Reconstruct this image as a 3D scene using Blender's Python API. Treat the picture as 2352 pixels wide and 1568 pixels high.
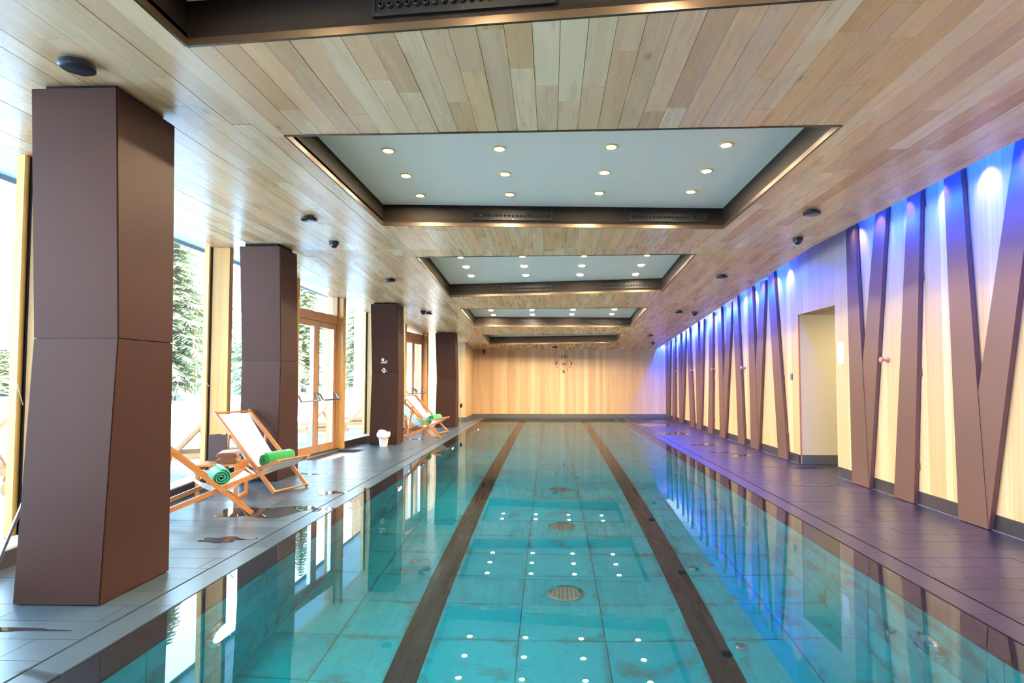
import bpy, math, random
from math import sin, cos, pi, radians as R, sqrt
from mathutils import Vector, Matrix
random.seed(7)
sc = bpy.context.scene
for o in list(bpy.data.objects): bpy.data.objects.remove(o)
COL = sc.collection

# ------------------------------------------------------------------ camera
HC = 1.35
cam = bpy.data.cameras.new('camera'); camo = bpy.data.objects.new('camera', cam); COL.objects.link(camo)
cam.sensor_width = 36; cam.lens = 1350/2352*36; cam.shift_x = -0.0228; cam.shift_y = 0.0121
cam.clip_start = .05; cam.clip_end = 400
yw, pt = R(1.5), R(2.4)
fw = Vector((-sin(yw)*cos(pt), cos(yw)*cos(pt), sin(pt))); rt = Vector((cos(yw), sin(yw), 0)); up = rt.cross(fw)
m = Matrix((rt, up, -fw)).transposed().to_4x4(); m.translation = (0, 0, HC); camo.matrix_world = m
sc.camera = camo

# ------------------------------------------------------------------ world, sun, exposure
SKY = 6.5; SUN = 22
w = bpy.data.worlds.new('sky'); sc.world = w; w.use_nodes = True
nt = w.node_tree; bg = nt.nodes['Background']
tc = nt.nodes.new('ShaderNodeTexCoord'); sx = nt.nodes.new('ShaderNodeSeparateXYZ'); rp = nt.nodes.new('ShaderNodeValToRGB')
rp.color_ramp.elements[0].position = 0.0; rp.color_ramp.elements[0].color = (.88, .95, 1, 1)
rp.color_ramp.elements[1].position = .8; rp.color_ramp.elements[1].color = (.24, .54, 1, 1)
re_ = rp.color_ramp.elements.new(.2); re_.color = (.50, .78, 1, 1)
nt.links.new(tc.outputs['Generated'], sx.inputs[0]); nt.links.new(sx.outputs[2], rp.inputs[0]); nt.links.new(rp.outputs[0], bg.inputs[0])
bg.inputs[1].default_value = SKY
sl = bpy.data.lights.new('sun', 'SUN'); sl.energy = SUN; sl.angle = R(4); sl.color = (1, .88, .70)
so = bpy.data.objects.new('sun', sl); COL.objects.link(so)
so.rotation_euler = Vector((-.50, .50, -.70)).to_track_quat('-Z', 'Y').to_euler()
so.location = (12, -12, 14)
vs = sc.view_settings; vs.view_transform = 'Standard'; vs.look = 'None'; vs.gamma = 1; vs.use_curve_mapping = False
vs.exposure = 1.18
try:
    cy = sc.cycles
    cy.sample_clamp_indirect = 6; cy.sample_clamp_direct = 0; cy.use_denoising = True
    cy.max_bounces = 8; cy.diffuse_bounces = 3; cy.glossy_bounces = 3; cy.transmission_bounces = 5; cy.transparent_max_bounces = 12
    cy.use_light_tree = False; cy.use_adaptive_sampling = True; cy.adaptive_threshold = .03
    cy.blur_glossy = .5
except Exception: pass
K_DOWN = 950; K_BLUE = 360; K_SPOT = 6

# ------------------------------------------------------------------ geometry of the place
H0, KY, SLOPE = 3.13, 8.0, .063
def ceilz(y): return H0 - max(0, y-KY)*SLOPE
XW = 3.96                                        # timber wall on the right
A0, A1 = -3.339, -.13                            # inner facade line x=A0+A1*y for y<KF
B0, B1 = -5.33, .115
KF = (B0-A0)/(A1-B1)
def fac(y, off=0, z=0):
    "point on the window front; off metres outwards from its inner face"
    a, b = (A0, A1) if y < KF else (B0, B1)
    n = sqrt(1+b*b)
    return Vector((a+b*y - off/n, y + off*b/n, z))
YB = 20.25                                       # far wall
YN = -4.5                                        # wall behind the camera
PX0, PX1, PY0 = -2.24, 2.40, 1.1                 # water edges
LX0, LX1 = -2.03, 2.19                           # inner faces of the pool walls
DEPTH = -1.32

# ------------------------------------------------------------------ helpers
ORG = {}
class G:
    def __init__(s): s.v = []; s.f = []; s.rn = []; s.cr = 0.; s.sm = False
    def add(s, vs, fs):
        b = len(s.v); s.v += [tuple(v) for v in vs]; s.f += [tuple(b+i for i in f) for f in fs]; s.rn += [s.cr]*len(vs); return s
    def box(s, x0, x1, y0, y1, z0, z1):
        return s.hexa([(x0,y0,z0),(x1,y0,z0),(x1,y1,z0),(x0,y1,z0)], [(x0,y0,z1),(x1,y0,z1),(x1,y1,z1),(x0,y1,z1)])
    def hexa(s, lo, hi):
        n = len(lo)
        fs = [tuple(range(n-1,-1,-1)), tuple(range(n,2*n))] + [(i,(i+1)%n,n+(i+1)%n,n+i) for i in range(n)]
        return s.add(list(lo)+list(hi), fs)
    def cbox(s, x0, x1, y0, y1, z0, z1, c):
        "box with chamfered upper edges"
        return s.add([(x0,y0,z0),(x1,y0,z0),(x1,y1,z0),(x0,y1,z0),(x0,y0,z1-c),(x1,y0,z1-c),(x1,y1,z1-c),(x0,y1,z1-c),
                      (x0+c,y0+c,z1),(x1-c,y0+c,z1),(x1-c,y1-c,z1),(x0+c,y1-c,z1)],
                     [(3,2,1,0)]+[(i,(i+1)%4,4+(i+1)%4,4+i) for i in range(4)]+[(4+i,4+(i+1)%4,8+(i+1)%4,8+i) for i in range(4)]+[(8,9,10,11)])
    def beam(s, p, q, a, b, up=(0,0,1)):
        "rectangular bar from p to q, a wide (sideways), b high"
        p, q = Vector(p), Vector(q); d = (q-p).normalized(); u = Vector(up)
        if abs(d.dot(u)) > .98: u = Vector((0,1,0)) if abs(d.y) < .9 else Vector((1,0,0))
        r = d.cross(u).normalized(); u = r.cross(d)
        c = lambda o: [o - r*a/2 - u*b/2, o + r*a/2 - u*b/2, o + r*a/2 + u*b/2, o - r*a/2 + u*b/2]
        return s.hexa(c(p), c(q))
    def tube(s, pts, r, n=8, cap=True):
        pts = [Vector(p) for p in pts]; rr = r if isinstance(r, (list, tuple)) else [r]*len(pts)
        vs = []; u = None
        for i, p in enumerate(pts):
            d = (pts[min(i+1, len(pts)-1)] - pts[max(i-1, 0)]).normalized()
            if u is None: u = d.orthogonal().normalized()
            u = (u - d*u.dot(d)).normalized(); v = d.cross(u)
            vs += [p + (u*cos(2*pi*k/n) + v*sin(2*pi*k/n))*rr[i] for k in range(n)]
        fs = [(i*n+k, i*n+(k+1)%n, (i+1)*n+(k+1)%n, (i+1)*n+k) for i in range(len(pts)-1) for k in range(n)]
        if cap: fs += [tuple(range(n-1,-1,-1)), tuple(range((len(pts)-1)*n, len(pts)*n))]
        return s.add(vs, fs)
    def lathe(s, prof, o=(0,0,0), ax=(0,0,1), n=20):
        "prof: list of (radius, height along ax)"
        o, ax = Vector(o), Vector(ax).normalized(); u = ax.orthogonal().normalized(); v = ax.cross(u)
        vs = [o + ax*h + (u*cos(2*pi*k/n)+v*sin(2*pi*k/n))*max(r, 1e-5) for r, h in prof for k in range(n)]
        fs = [(i*n+k, i*n+(k+1)%n, (i+1)*n+(k+1)%n, (i+1)*n+k) for i in range(len(prof)-1) for k in range(n)]
        return s.add(vs, fs)
    def build(s, name, mat, parent=None, local=False, smooth=None, rnd=False, uv=None):
        me = bpy.data.meshes.new(name); ob = bpy.data.objects.new(name, me); COL.objects.link(ob)
        if parent is not None:
            ob.parent = parent; o = Vector((0,0,0)) if local else ORG.get(parent, Vector((0,0,0))); ORG[ob] = o
        elif local: o = Vector((0,0,0)); ORG[ob] = o
        else:
            xs = [v[0] for v in s.v]; ys = [v[1] for v in s.v]; zs = [v[2] for v in s.v]
            o = Vector(((min(xs)+max(xs))/2, (min(ys)+max(ys))/2, min(zs))); ob.location = o; ORG[ob] = o
        me.from_pydata([(v[0]-o.x, v[1]-o.y, v[2]-o.z) for v in s.v], [], s.f)
        if rnd:
            at = me.attributes.new('rnd', 'FLOAT', 'POINT'); at.data.foreach_set('value', s.rn)
        if smooth or (smooth is None and s.sm):
            me.polygons.foreach_set('use_smooth', [True]*len(me.polygons))
            me.set_sharp_from_angle(angle=R(40))
        me.materials.append(mat if not isinstance(mat, str) else M[mat])
        me.update()
        return ob
def empty(name, loc, rz=0):
    o = bpy.data.objects.new(name, None); COL.objects.link(o); o.location = loc; o.rotation_euler = (0,0,rz); o.empty_display_size = .1
    ORG[o] = Vector(loc); return o
def tag(o, label, cat, group=None):
    o['label'] = label; o['category'] = cat
    if group: o['group'] = group
    return o
def struct(o, label=None):
    o['kind'] = 'structure'
    if label: o['label'] = label
    return o
def copy_tree(o, parent=None):
    c = o.copy(); COL.objects.link(c)
    if parent: c.parent = parent
    for ch in list(o.children): copy_tree(ch, c)
    return c
def clip(poly, a, b, c):
    "keep a*x+b*y>=c"
    out = []
    for i in range(len(poly)):
        p, q = poly[i], poly[(i+1) % len(poly)]
        dp, dq = a*p[0]+b*p[1]-c, a*q[0]+b*q[1]-c
        if dp >= 0: out.append(p)
        if (dp > 0) != (dq > 0) and abs(dp-dq) > 1e-9:
            t = dp/(dp-dq); out.append((p[0]+(q[0]-p[0])*t, p[1]+(q[1]-p[1])*t))
    r = []
    for p in out:
        if not r or abs(p[0]-r[-1][0])+abs(p[1]-r[-1][1]) > 1e-4: r.append(p)
    if len(r) > 1 and abs(r[0][0]-r[-1][0])+abs(r[0][1]-r[-1][1]) < 1e-4: r.pop()
    return r
def area(p): return abs(sum(p[i][0]*p[(i+1)%len(p)][1]-p[(i+1)%len(p)][0]*p[i][1] for i in range(len(p))))/2 if len(p) > 2 else 0

# ------------------------------------------------------------------ materials
M = {}
def mat(name, col=(.5,.5,.5), rough=.5, metal=0., spec=.5, **kw):
    m = bpy.data.materials.new(name); m.use_nodes = True; M[name] = m
    b = m.node_tree.nodes['Principled BSDF']
    b.inputs['Base Color'].default_value = (*col, 1); b.inputs['Roughness'].default_value = rough
    b.inputs['Metallic'].default_value = metal; b.inputs['Specular IOR Level'].default_value = spec
    for k, v in kw.items(): b.inputs[k.replace('_', ' ')].default_value = v
    return m
class N:
    "tiny node helper"
    def __init__(s, m): s.t = m.node_tree; s.b = s.t.nodes.get('Principled BSDF')
    def n(s, typ, **kw):
        x = s.t.nodes.new('ShaderNode'+typ)
        for k, v in kw.items(): setattr(x, k, v)
        return x
    def l(s, a, b): s.t.links.new(a, b); return s
    def pos(s, scale=(1,1,1), obj=False, off=None):
        if obj: src = s.n('TexCoord').outputs['Object']
        else: src = s.n('NewGeometry').outputs['Position']
        mp = s.n('Mapping'); mp.inputs['Scale'].default_value = scale; s.l(src, mp.inputs[0])
        if off is not None: s.l(off, mp.inputs['Location'])
        return mp.outputs[0]
    def noise(s, vec, scale=5, detail=4, rough=.5, dist=0):
        x = s.n('TexNoise'); s.l(vec, x.inputs['Vector']); x.inputs['Scale'].default_value = scale
        x.inputs['Detail'].default_value = detail; x.inputs['Roughness'].default_value = rough; x.inputs['Distortion'].default_value = dist
        return x.outputs['Fac']
    def ramp(s, fac, stops, interp='LINEAR'):
        x = s.n('ValToRGB'); cr = x.color_ramp; cr.interpolation = interp
        while len(cr.elements) < len(stops): cr.elements.new(.5)
        for e, (p, c) in zip(cr.elements, stops): e.position = p; e.color = (*c, 1) if len(c) == 3 else c
        s.l(fac, x.inputs[0]); return x.outputs[0]
    def mix(s, fac, a, b, typ='MIX'):
        x = s.n('MixRGB', blend_type=typ)
        for i, v in ((0, fac), (1, a), (2, b)):
            if isinstance(v, (int, float)): x.inputs[i].default_value = v
            elif isinstance(v, tuple): x.inputs[i].default_value = (*v, 1)
            else: s.l(v, x.inputs[i])
        return x.outputs[0]
    def math(s, op, a, b=0.):
        x = s.n('Math', operation=op)
        for i, v in ((0, a), (1, b)):
            if isinstance(v, (int, float)): x.inputs[i].default_value = v
            else: s.l(v, x.inputs[i])
        return x.outputs[0]
    def attr(s, name='rnd'):
        return s.n('Attribute', attribute_name=name).outputs['Fac']
    def bump(s, h, st=.2, d=.01):
        x = s.n('Bump'); x.inputs['Strength'].default_value = st; x.inputs['Distance'].default_value = d
        s.l(h, x.inputs['Height']); s.l(x.outputs[0], s.b.inputs['Normal']); return s
    def col(s, c): s.l(c, s.b.inputs['Base Color']); return s
    def rough(s, c): s.l(c, s.b.inputs['Roughness']); return s
def g3(v): return (v, v, v)

def wood(name, stops, axis, rough=.4, grain=.5, gs=1., knots=.0, obj=False, usernd=True, rl=None, bumpst=.15):
    m = mat(name, rough=rough); q = N(m)
    r = q.attr() if usernd else None
    if usernd:
        off = q.n('CombineXYZ'); 
        for i in range(3): q.l(q.math('MULTIPLY', r, 37.+i*11), off.inputs[i])
        off = off.outputs[0]
    else: off = None
    s = [14*gs, 14*gs, 14*gs]; s[axis] = .55*gs
    v = q.pos(tuple(s), obj, off)
    n1 = q.noise(v, 1., 3, .55, .6)
    w = q.n('TexWave', wave_type='RINGS'); q.l(q.pos(tuple([x*.55 for x in s]), obj, off), w.inputs[0])
    w.inputs['Scale'].default_value = .9; w.inputs['Distortion'].default_value = 7.; w.inputs['Detail'].default_value = 2.; w.inputs['Detail Scale'].default_value = .6
    base = q.ramp(r, stops, 'LINEAR') if usernd else q.ramp(q.noise(v, .3, 2), stops)
    c = q.mix(q.math('MULTIPLY', q.ramp(n1, [(.3, g3(1)), (.7, g3(0))]), grain), base, q.mix(1., base, (.62,.52,.44), 'MULTIPLY'))
    c = q.mix(q.math('MULTIPLY', q.ramp(w.outputs['Fac'], [(.0, g3(1)), (.22, g3(0))]), grain*.6), c, q.mix(1., c, (.6,.5,.42), 'MULTIPLY'))
    if knots:
        s2 = [5., 5., 5.]; s2[axis] = 2.2
        vo = q.n('TexVoronoi'); q.l(q.pos(tuple(s2), obj, off), vo.inputs['Vector']); vo.inputs['Scale'].default_value = 1.
        sp_ = q.n('SeparateColor'); q.l(vo.outputs['Color'], sp_.inputs[0])
        c = q.mix(q.math('MULTIPLY', q.ramp(vo.outputs['Distance'], [(.04, g3(knots)), (.13, g3(0))]), q.math('GREATER_THAN', sp_.outputs[0], .8)), c, (.22,.13,.07))
    q.col(c); q.bump(w.outputs['Fac'], bumpst, .004)
    if rl: q.rough(q.ramp(n1, [(.2, g3(rl[0])), (.8, g3(rl[1]))]))
    return m
wood('ceiling_wood', [(0,(.68,.34,.135)),(.14,(.90,.53,.25)),(.28,(.70,.39,.18)),(.42,(.95,.63,.35)),(.56,(.84,.53,.29)),(.70,(.92,.52,.25)),(.84,(.74,.44,.225)),(1,(.97,.69,.40))], 1, grain=.20, knots=.7, rl=(.22,.34), bumpst=.10)
wood('wall_wood', [(0,(.47,.29,.12)),(.4,(.54,.36,.17)),(.7,(.51,.33,.15)),(1,(.60,.43,.22))], 2, rough=.5, grain=.32, knots=.55)
wood('far_wall_wood', [(0,(.52,.32,.16)),(.4,(.61,.41,.22)),(.7,(.57,.37,.19)),(1,(.68,.51,.31))], 2, rough=.5, grain=.34, knots=.6)
wood('post_wood', [(.3,(.58,.29,.075)),(.5,(.68,.37,.10)),(.7,(.63,.32,.085))], 2, rough=.45, grain=.35, usernd=False)
wood('door_wood', [(.3,(.42,.20,.09)),(.5,(.48,.24,.11)),(.7,(.45,.22,.10))], 2, rough=.4, grain=.3, usernd=False)
wood('chair_wood', [(.3,(.42,.15,.035)),(.5,(.50,.19,.05)),(.7,(.46,.165,.04))], 0, rough=.42, grain=.3, usernd=False, obj=True)
wood('lounger_wood', [(.3,(.50,.25,.10)),(.5,(.58,.31,.13)),(.7,(.54,.27,.11))], 0, rough=.5, grain=.3, usernd=False, obj=True)
wood('deck_wood', [(0,(.33,.31,.29)),(.5,(.42,.40,.38)),(1,(.37,.34,.31))], 0, rough=.45, grain=.35)
wood('larch_cladding', [(0,(.50,.24,.10)),(.5,(.62,.33,.15)),(1,(.56,.28,.12))], 2, rough=.6, grain=.3)
# bronze sheet metal
m = mat('bronze_panel', (.12,.066,.05), .46, .15, .14); q = N(m)
q.col(q.mix(q.noise(q.pos((1,1,.35)), 1.6, 2), (.042,.017,.0115), (.054,.022,.015)))
m = mat('fin_panel', (.27,.155,.115), .42, .35); q = N(m)
q.col(q.mix(q.noise(q.pos((1,1,.3)), 1.6, 2), (.135,.063,.040), (.16,.078,.05)))
mat('dark_gap', (.012,.008,.008), .6)
mat('fin_side', (.14,.065,.04), .45, .3)
mat('coffer_panel', (.014,.010,.0075), .65, 0, .12)
mat('coffer_trim', (.09,.06,.035), .3, .6)
m = mat('coffer_plaster', (.46,.53,.51), .75); q = N(m)
n_ = q.noise(q.pos(), 90, 2); q.col(q.mix(n_, (.76,.69,.56), (.86,.79,.65))).bump(n_, .35, .004)
mat('black_metal', (.008,.0075,.0075), .5, .0, .2); mat('black_plastic', (.015,.015,.018), .2); mat('nozzle_black', (.05,.05,.052), .16, .8)
mat('chrome', (.75,.78,.78), .12, 1.); mat('steel', (.55,.56,.58), .25, 1.)
mat('sill_dark', (.035,.026,.03), .3); mat('sill_top', (.55,.58,.6), .25)
mat('gasket', (.03,.03,.035), .5)
mat('skirting_stone', (.09,.085,.08), .5)
mat('white_paper', (.85,.86,.86), .6); mat('white_paint', (.82,.80,.76), .6); mat('cream_plaster', (.60,.48,.27), .7)
mat('grey_plastic', (.12,.12,.12), .4); mat('concrete', (.4,.4,.4), .8); mat('roof_dark', (.1,.1,.1), .8)
mat('copper', (.55,.25,.1), .35, .5); mat('peg_wood', (.50,.20,.07), .35); mat('clock_brown', (.07,.03,.012), .5)
mat('print_white', (.85,.82,.74), .6)
m = mat('snow', (.90,.92,.95), .7); q = N(m); n_ = q.noise(q.pos(), 6, 4); q.bump(n_, .4, .05)
m = mat('soffit_board', (.42,.50,.54), .55); q = N(m)  # blue light from the snow mixed into the board colour
q.col(q.mix(q.noise(q.pos((9,.7,1)), 1, 3), (.38,.47,.52), (.47,.54,.57)))
m = mat('sling', (.82,.82,.82), .7); q = N(m); n_ = q.noise(q.pos((1,1,1), True), 260, 1); q.bump(n_, .2, .001)
b = q.b; b.inputs['Transmission Weight'].default_value = 0
mat('sling_grey', (.62,.62,.62), .7)
for nm, c in (('towel_green', (.012,.26,.045)), ('towel_brown', (.17,.062,.026)), ('towel_teal', (.025,.34,.20))):
    m = mat(nm, c, .95, 0, .1, Sheen_Weight=.5); q = N(m); n_ = q.noise(q.pos((1,1,1), True), 120, 3); q.bump(n_, .6, .003)
mat('leather_brown', (.06,.035,.035), .45)
mat('bin_plastic', (.80,.74,.70), .5); m = mat('bag_film', (.85,.84,.84), .3)
# stone floor tile: dry slate with irregular wet film
for nm_, ca_, cb_ in (('slate_tile', (.038,.060,.080), (.060,.090,.115)), ('slate_tile_purple', (.016,.012,.015), (.027,.020,.025))):  # same slate twice: blue daylight and purple slot light put into the colours
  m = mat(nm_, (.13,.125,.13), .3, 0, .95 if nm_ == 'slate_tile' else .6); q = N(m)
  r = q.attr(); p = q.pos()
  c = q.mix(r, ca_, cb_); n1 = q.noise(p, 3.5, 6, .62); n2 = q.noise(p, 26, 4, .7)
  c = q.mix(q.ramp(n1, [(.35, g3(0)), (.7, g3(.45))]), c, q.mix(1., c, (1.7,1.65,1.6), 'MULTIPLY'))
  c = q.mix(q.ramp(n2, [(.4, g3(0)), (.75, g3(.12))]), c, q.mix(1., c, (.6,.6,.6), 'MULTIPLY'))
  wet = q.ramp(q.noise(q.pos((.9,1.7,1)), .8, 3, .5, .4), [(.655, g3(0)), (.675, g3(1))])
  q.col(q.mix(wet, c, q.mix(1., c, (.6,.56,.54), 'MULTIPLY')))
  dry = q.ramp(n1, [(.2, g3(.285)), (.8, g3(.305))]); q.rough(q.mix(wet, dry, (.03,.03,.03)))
mat('grout_pale', (.30,.25,.26), .7); mat('grout', (.17,.155,.155), .7); mat('slot_black', (.01,.01,.01), .6)
# pool tiles: turquoise glaze stained brown towards some edges
m = mat('pool_tile', (.1,.55,.57), .35); q = N(m)
r = q.attr(); p = q.pos()
c = q.ramp(r, [(0,(.006,.64,.76)),(.35,(.012,.74,.85)),(.6,(.004,.58,.70)),(.8,(.03,.80,.86)),(1,(.006,.72,.87))])
off = q.n('CombineXYZ'); q.l(q.math('MULTIPLY', r, 51.), off.inputs[0]); q.l(q.math('MULTIPLY', r, 23.), off.inputs[1])
pv = q.pos((1,1,1), False, off.outputs[0])
n1 = q.noise(pv, 2.2, 6, .6, .5); n2 = q.noise(pv, 17, 5, .75)
c = q.mix(q.ramp(n1, [(.42, g3(0)), (.62, g3(.75))]), c, (.05,.76,.82))
c = q.mix(q.math('MULTIPLY', q.ramp(n1, [(.28, g3(1)), (.42, g3(0))]), q.ramp(n2, [(.3, g3(.25)), (.6, g3(1))])), c, (.16,.20,.14))
c = q.mix(q.ramp(n2, [(.55, g3(0)), (.72, g3(.45))]), c, (.02,.30,.34))
ge = q.n('SeparateXYZ'); q.l(q.n('TexCoord').outputs['Generated'], ge.inputs[0])
ed = q.math('MINIMUM', q.math('MINIMUM', ge.outputs[0], q.math('SUBTRACT', 1., ge.outputs[0])), q.math('MINIMUM', ge.outputs[1], q.math('SUBTRACT', 1., ge.outputs[1])))
st = q.math('SUBTRACT', q.math('MULTIPLY', n1, .60), q.math('ADD', q.math('MULTIPLY', ed, .8), .27))
c = q.mix(q.ramp(st, [(.0, g3(0)), (.12, g3(.75))]), c, (.10,.17,.14)); q.col(c)
m = mat('lane_tile', (.055,.05,.05), .45); q = N(m); q.col(q.mix(q.noise(q.pos(), 7, 5, .65), (.013,.013,.015), (.04,.037,.037)))
m = mat('ledge_tile', (.085,.07,.066), .45); q = N(m); q.col(q.mix(q.noise(q.pos(), 6, 5, .65), (.035,.028,.028), (.09,.07,.065)))
mat('pool_grout', (.10,.14,.13), .7)
# water and glass
def glass_mix(name, ior, tint, rough=0., gl=(1,1,1)):
    m = bpy.data.materials.new(name); m.use_nodes = True; t = m.node_tree; t.nodes.clear(); q = N(m); M[name] = m
    o = q.n('OutputMaterial'); mx = q.n('MixShader'); tr = q.n('BsdfTransparent'); g = q.n('BsdfGlossy'); fr = q.n('Fresnel')
    fr.inputs[0].default_value = ior; tr.inputs[0].default_value = (*tint, 1); g.inputs['Roughness'].default_value = rough; g.inputs[0].default_value = (*gl, 1)
    q.l(fr.outputs[0], mx.inputs[0]); q.l(tr.outputs[0], mx.inputs[1]); q.l(g.outputs[0], mx.inputs[2]); q.l(mx.outputs[0], o.inputs[0]); return m
glass_mix('window_glass', 1.45, (.95,.985,.985))
m = bpy.data.materials.new('water'); m.use_nodes = True; t = m.node_tree; t.nodes.clear(); M['water'] = m; q = N(m)
o_ = q.n('OutputMaterial'); g_ = q.n('BsdfRefraction'); g_.inputs['IOR'].default_value = 1.333; g_.inputs['Roughness'].default_value = 0; g_.inputs[0].default_value = (.96,.998,.995,1)
gl_ = q.n('BsdfGlossy'); gl_.inputs['Roughness'].default_value = 0; fr_ = q.n('Fresnel'); mx_ = q.n('MixShader')
q.l(q.math('SUBTRACT', 1.85, q.math('MULTIPLY', q.n('NewGeometry').outputs['Backfacing'], .517)), fr_.inputs[0])
q.l(fr_.outputs[0], mx_.inputs[0]); q.l(g_.outputs[0], mx_.inputs[1]); q.l(gl_.outputs[0], mx_.inputs[2]); q.l(mx_.outputs[0], o_.inputs[0])
mat('puddle_water', (.02,.02,.022), .015, 0, .6, IOR=1.33)
def emis(name, col, st):
    m = bpy.data.materials.new(name); m.use_nodes = True; t = m.node_tree; t.nodes.clear(); M[name] = m; q = N(m)
    o = q.n('OutputMaterial'); e = q.n('Emission'); e.inputs[0].default_value = (*col, 1); e.inputs[1].default_value = st; q.l(e.outputs[0], o.inputs[0]); return m
emis('lamp_warm', (1, .82, .54), K_DOWN); emis('lamp_far', (1, .82, .54), K_DOWN*1.5); emis('led_blue', (.004, .05, 1), K_BLUE)
emis('lamp_pool', (.50, 1, .95), 85); emis('lamp_passage', (1, .86, .62), 60)
mat('lamp_rim', (.85,.60,.16), .4)  # yellow glow around the lens put into the rim colour
mat('etched_print', (.9,.92,.92), .8)
m = mat('conifer', (.05,.11,.05), .8); q = N(m); oi = q.n('ObjectInfo')
q.col(q.mix(q.noise(q.pos((1,1,1), True), 3, 4), (.15,.18,.08), (.55,.54,.28)))
mat('bark', (.16,.11,.08), .9); mat('bare_twig', (.42,.38,.33), .9); m = mat('dry_foliage', (.40,.30,.12), .9)

# ================================================================== LARGE STRUCTURE
# ------------------------------------------------------------------ floor decks
def tiled(parent, xr, ys, tl, mats, cliplines, z0, z1, gap=.0035, name='tile', rows=None, jit=.001):
    pass
GX0, GX1 = -2.425, 2.585           # outer grooves beside the pool
base = G()
MAT = [(-4.10,9.70),(-3.68,9.70),(-3.52,11.17),(-4.03,11.20)]         # sunken mat well in front of the glass door
def cut(poly, hole):
    out = []; rest = poly
    for i in range(len(hole)):
        p, q_ = hole[i], hole[(i+1) % len(hole)]
        a, b_ = q_[1]-p[1], -(q_[0]-p[0]); c = a*p[0]+b_*p[1]
        o = clip(rest, a, b_, c) if len(rest) > 2 else []
        if len(o) > 2 and area(o) > 1e-4: out.append(o)
        rest = clip(rest, -a, -b_, -c) if len(rest) > 2 else []
    return out
def slabpoly(poly, z0, z1):
    for p in cut(poly, MAT): base.hexa([(x, y, z0) for x, y in p], [(x, y, z1) for x, y in p])
fl_in = lambda y: fac(y, -.02).x
slabpoly([(fac(YN,.3).x, YN), (GX0-.012, YN), (GX0-.012, KF), (fac(KF,.3).x, KF)], -.30, -.004)
slabpoly([(fac(KF,.3).x, KF), (GX0-.012, KF), (GX0-.012, YB+.2), (fac(YB+.2,.3).x, YB+.2)], -.30, -.004)
slabpoly([(GX1+.012, YN), (7.6, YN), (7.6, YB+.2), (GX1+.012, YB+.2)], -.30, -.004)
slabpoly([(GX0-.012, YN), (GX1+.012, YN), (GX1+.012, PY0), (GX0-.012, PY0)], -.30, -.004)
floor = struct(base.build('floor', 'grout'), 'dark slate tiled pool deck')
def tile_field(par, x0, x1, y0, y1, tw, th, material, top, thick, lines=(), hole=None, gap=.0038, offs=(0,.5,.25,.75), limit=300, name='tile', jit=.0012, cond=None):
    polys = []; r = 0; y = y0
    while y < y1-.02:
        ye = min(y+th, y1); s = offs[r % len(offs)]*tw; x = x0 - s
        while x < x1-.01:
            xa, xb = max(x, x0), min(x+tw, x1)
            if xb-xa > .02:
                pl = [(xa+gap/2, y+gap/2), (xb-gap/2, y+gap/2), (xb-gap/2, ye-gap/2), (xa+gap/2, ye-gap/2)]
                for L in lines:
                    pl = clip(pl, *L)
                    if len(pl) < 3: break
                if len(pl) > 2 and area(pl) > .002:
                    if hole is None: polys.append(pl)
                    else:                                       # cut a convex hole: keep the pieces outside each edge
                        rest = pl
                        for i in range(len(hole)):
                            p, q_ = hole[i], hole[(i+1) % len(hole)]
                            a, b_ = q_[1]-p[1], -(q_[0]-p[0]); c = a*p[0]+b_*p[1]
                            outp = clip(rest, a, b_, c) if len(rest) > 2 else []
                            if len(outp) > 2 and area(outp) > .002: polys.append(outp)
                            rest = clip(rest, -a, -b_, -c) if len(rest) > 2 else []
                            if len(rest) < 3: break
            x += tw
        y = ye; r += 1
    polys.sort(key=lambda p: -area(p)/max(1.5, abs(p[0][1]))**2)
    rest = G()
    for i, p in enumerate(polys):
        g = G() if i < limit else rest; g.cr = random.random(); dz = random.uniform(-jit, 0)
        g.hexa([(x, y, top-thick) for x, y in p], [(x, y, top+dz) for x, y in p])
        if i < limit: g.build(name, material, par, rnd=True)
    if rest.v: o = rest.build(name+'_field', material, par, rnd=True); o['kind'] = 'stuff'
lA = (1, -A1, A0-.02); lB = (1, -B1, B0-.02)
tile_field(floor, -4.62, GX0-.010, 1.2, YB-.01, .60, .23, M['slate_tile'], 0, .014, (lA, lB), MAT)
floor_r = struct(G().box(GX1+.013, 7.55, 1.2, YB-.01, -.0150, -.0035).build('floor_right', 'grout_pale'), 'slate tiles beside the timber wall')
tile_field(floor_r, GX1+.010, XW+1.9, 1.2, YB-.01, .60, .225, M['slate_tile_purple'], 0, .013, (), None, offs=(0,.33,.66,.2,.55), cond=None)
# deck behind and beside the camera
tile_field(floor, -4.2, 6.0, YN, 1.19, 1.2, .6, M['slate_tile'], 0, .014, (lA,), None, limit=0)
# stone kerb strips between groove and water, with dark slots
for nm, xa, xb in (('left', GX0, PX0), ('right', PX1, GX1)):
    k = struct(G().box(xa-.012, xb+.012, PY0, YB, -.30, -.045).build('trim_'+('1' if nm=='left' else '2'), 'slot_black'), 'overflow gutter along the pool')
    y = PY0
    while y < YB-.02:
        ye = min(y+1.2, YB); g = G(); g.cr = random.random()
        g.box(xa+.004, xb-.004, y+.0015, ye-.0015, -.045, -.0005); g.build('kerb_stone', 'slate_tile' if nm == 'left' else 'slate_tile_purple', k, rnd=True); y = ye
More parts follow.
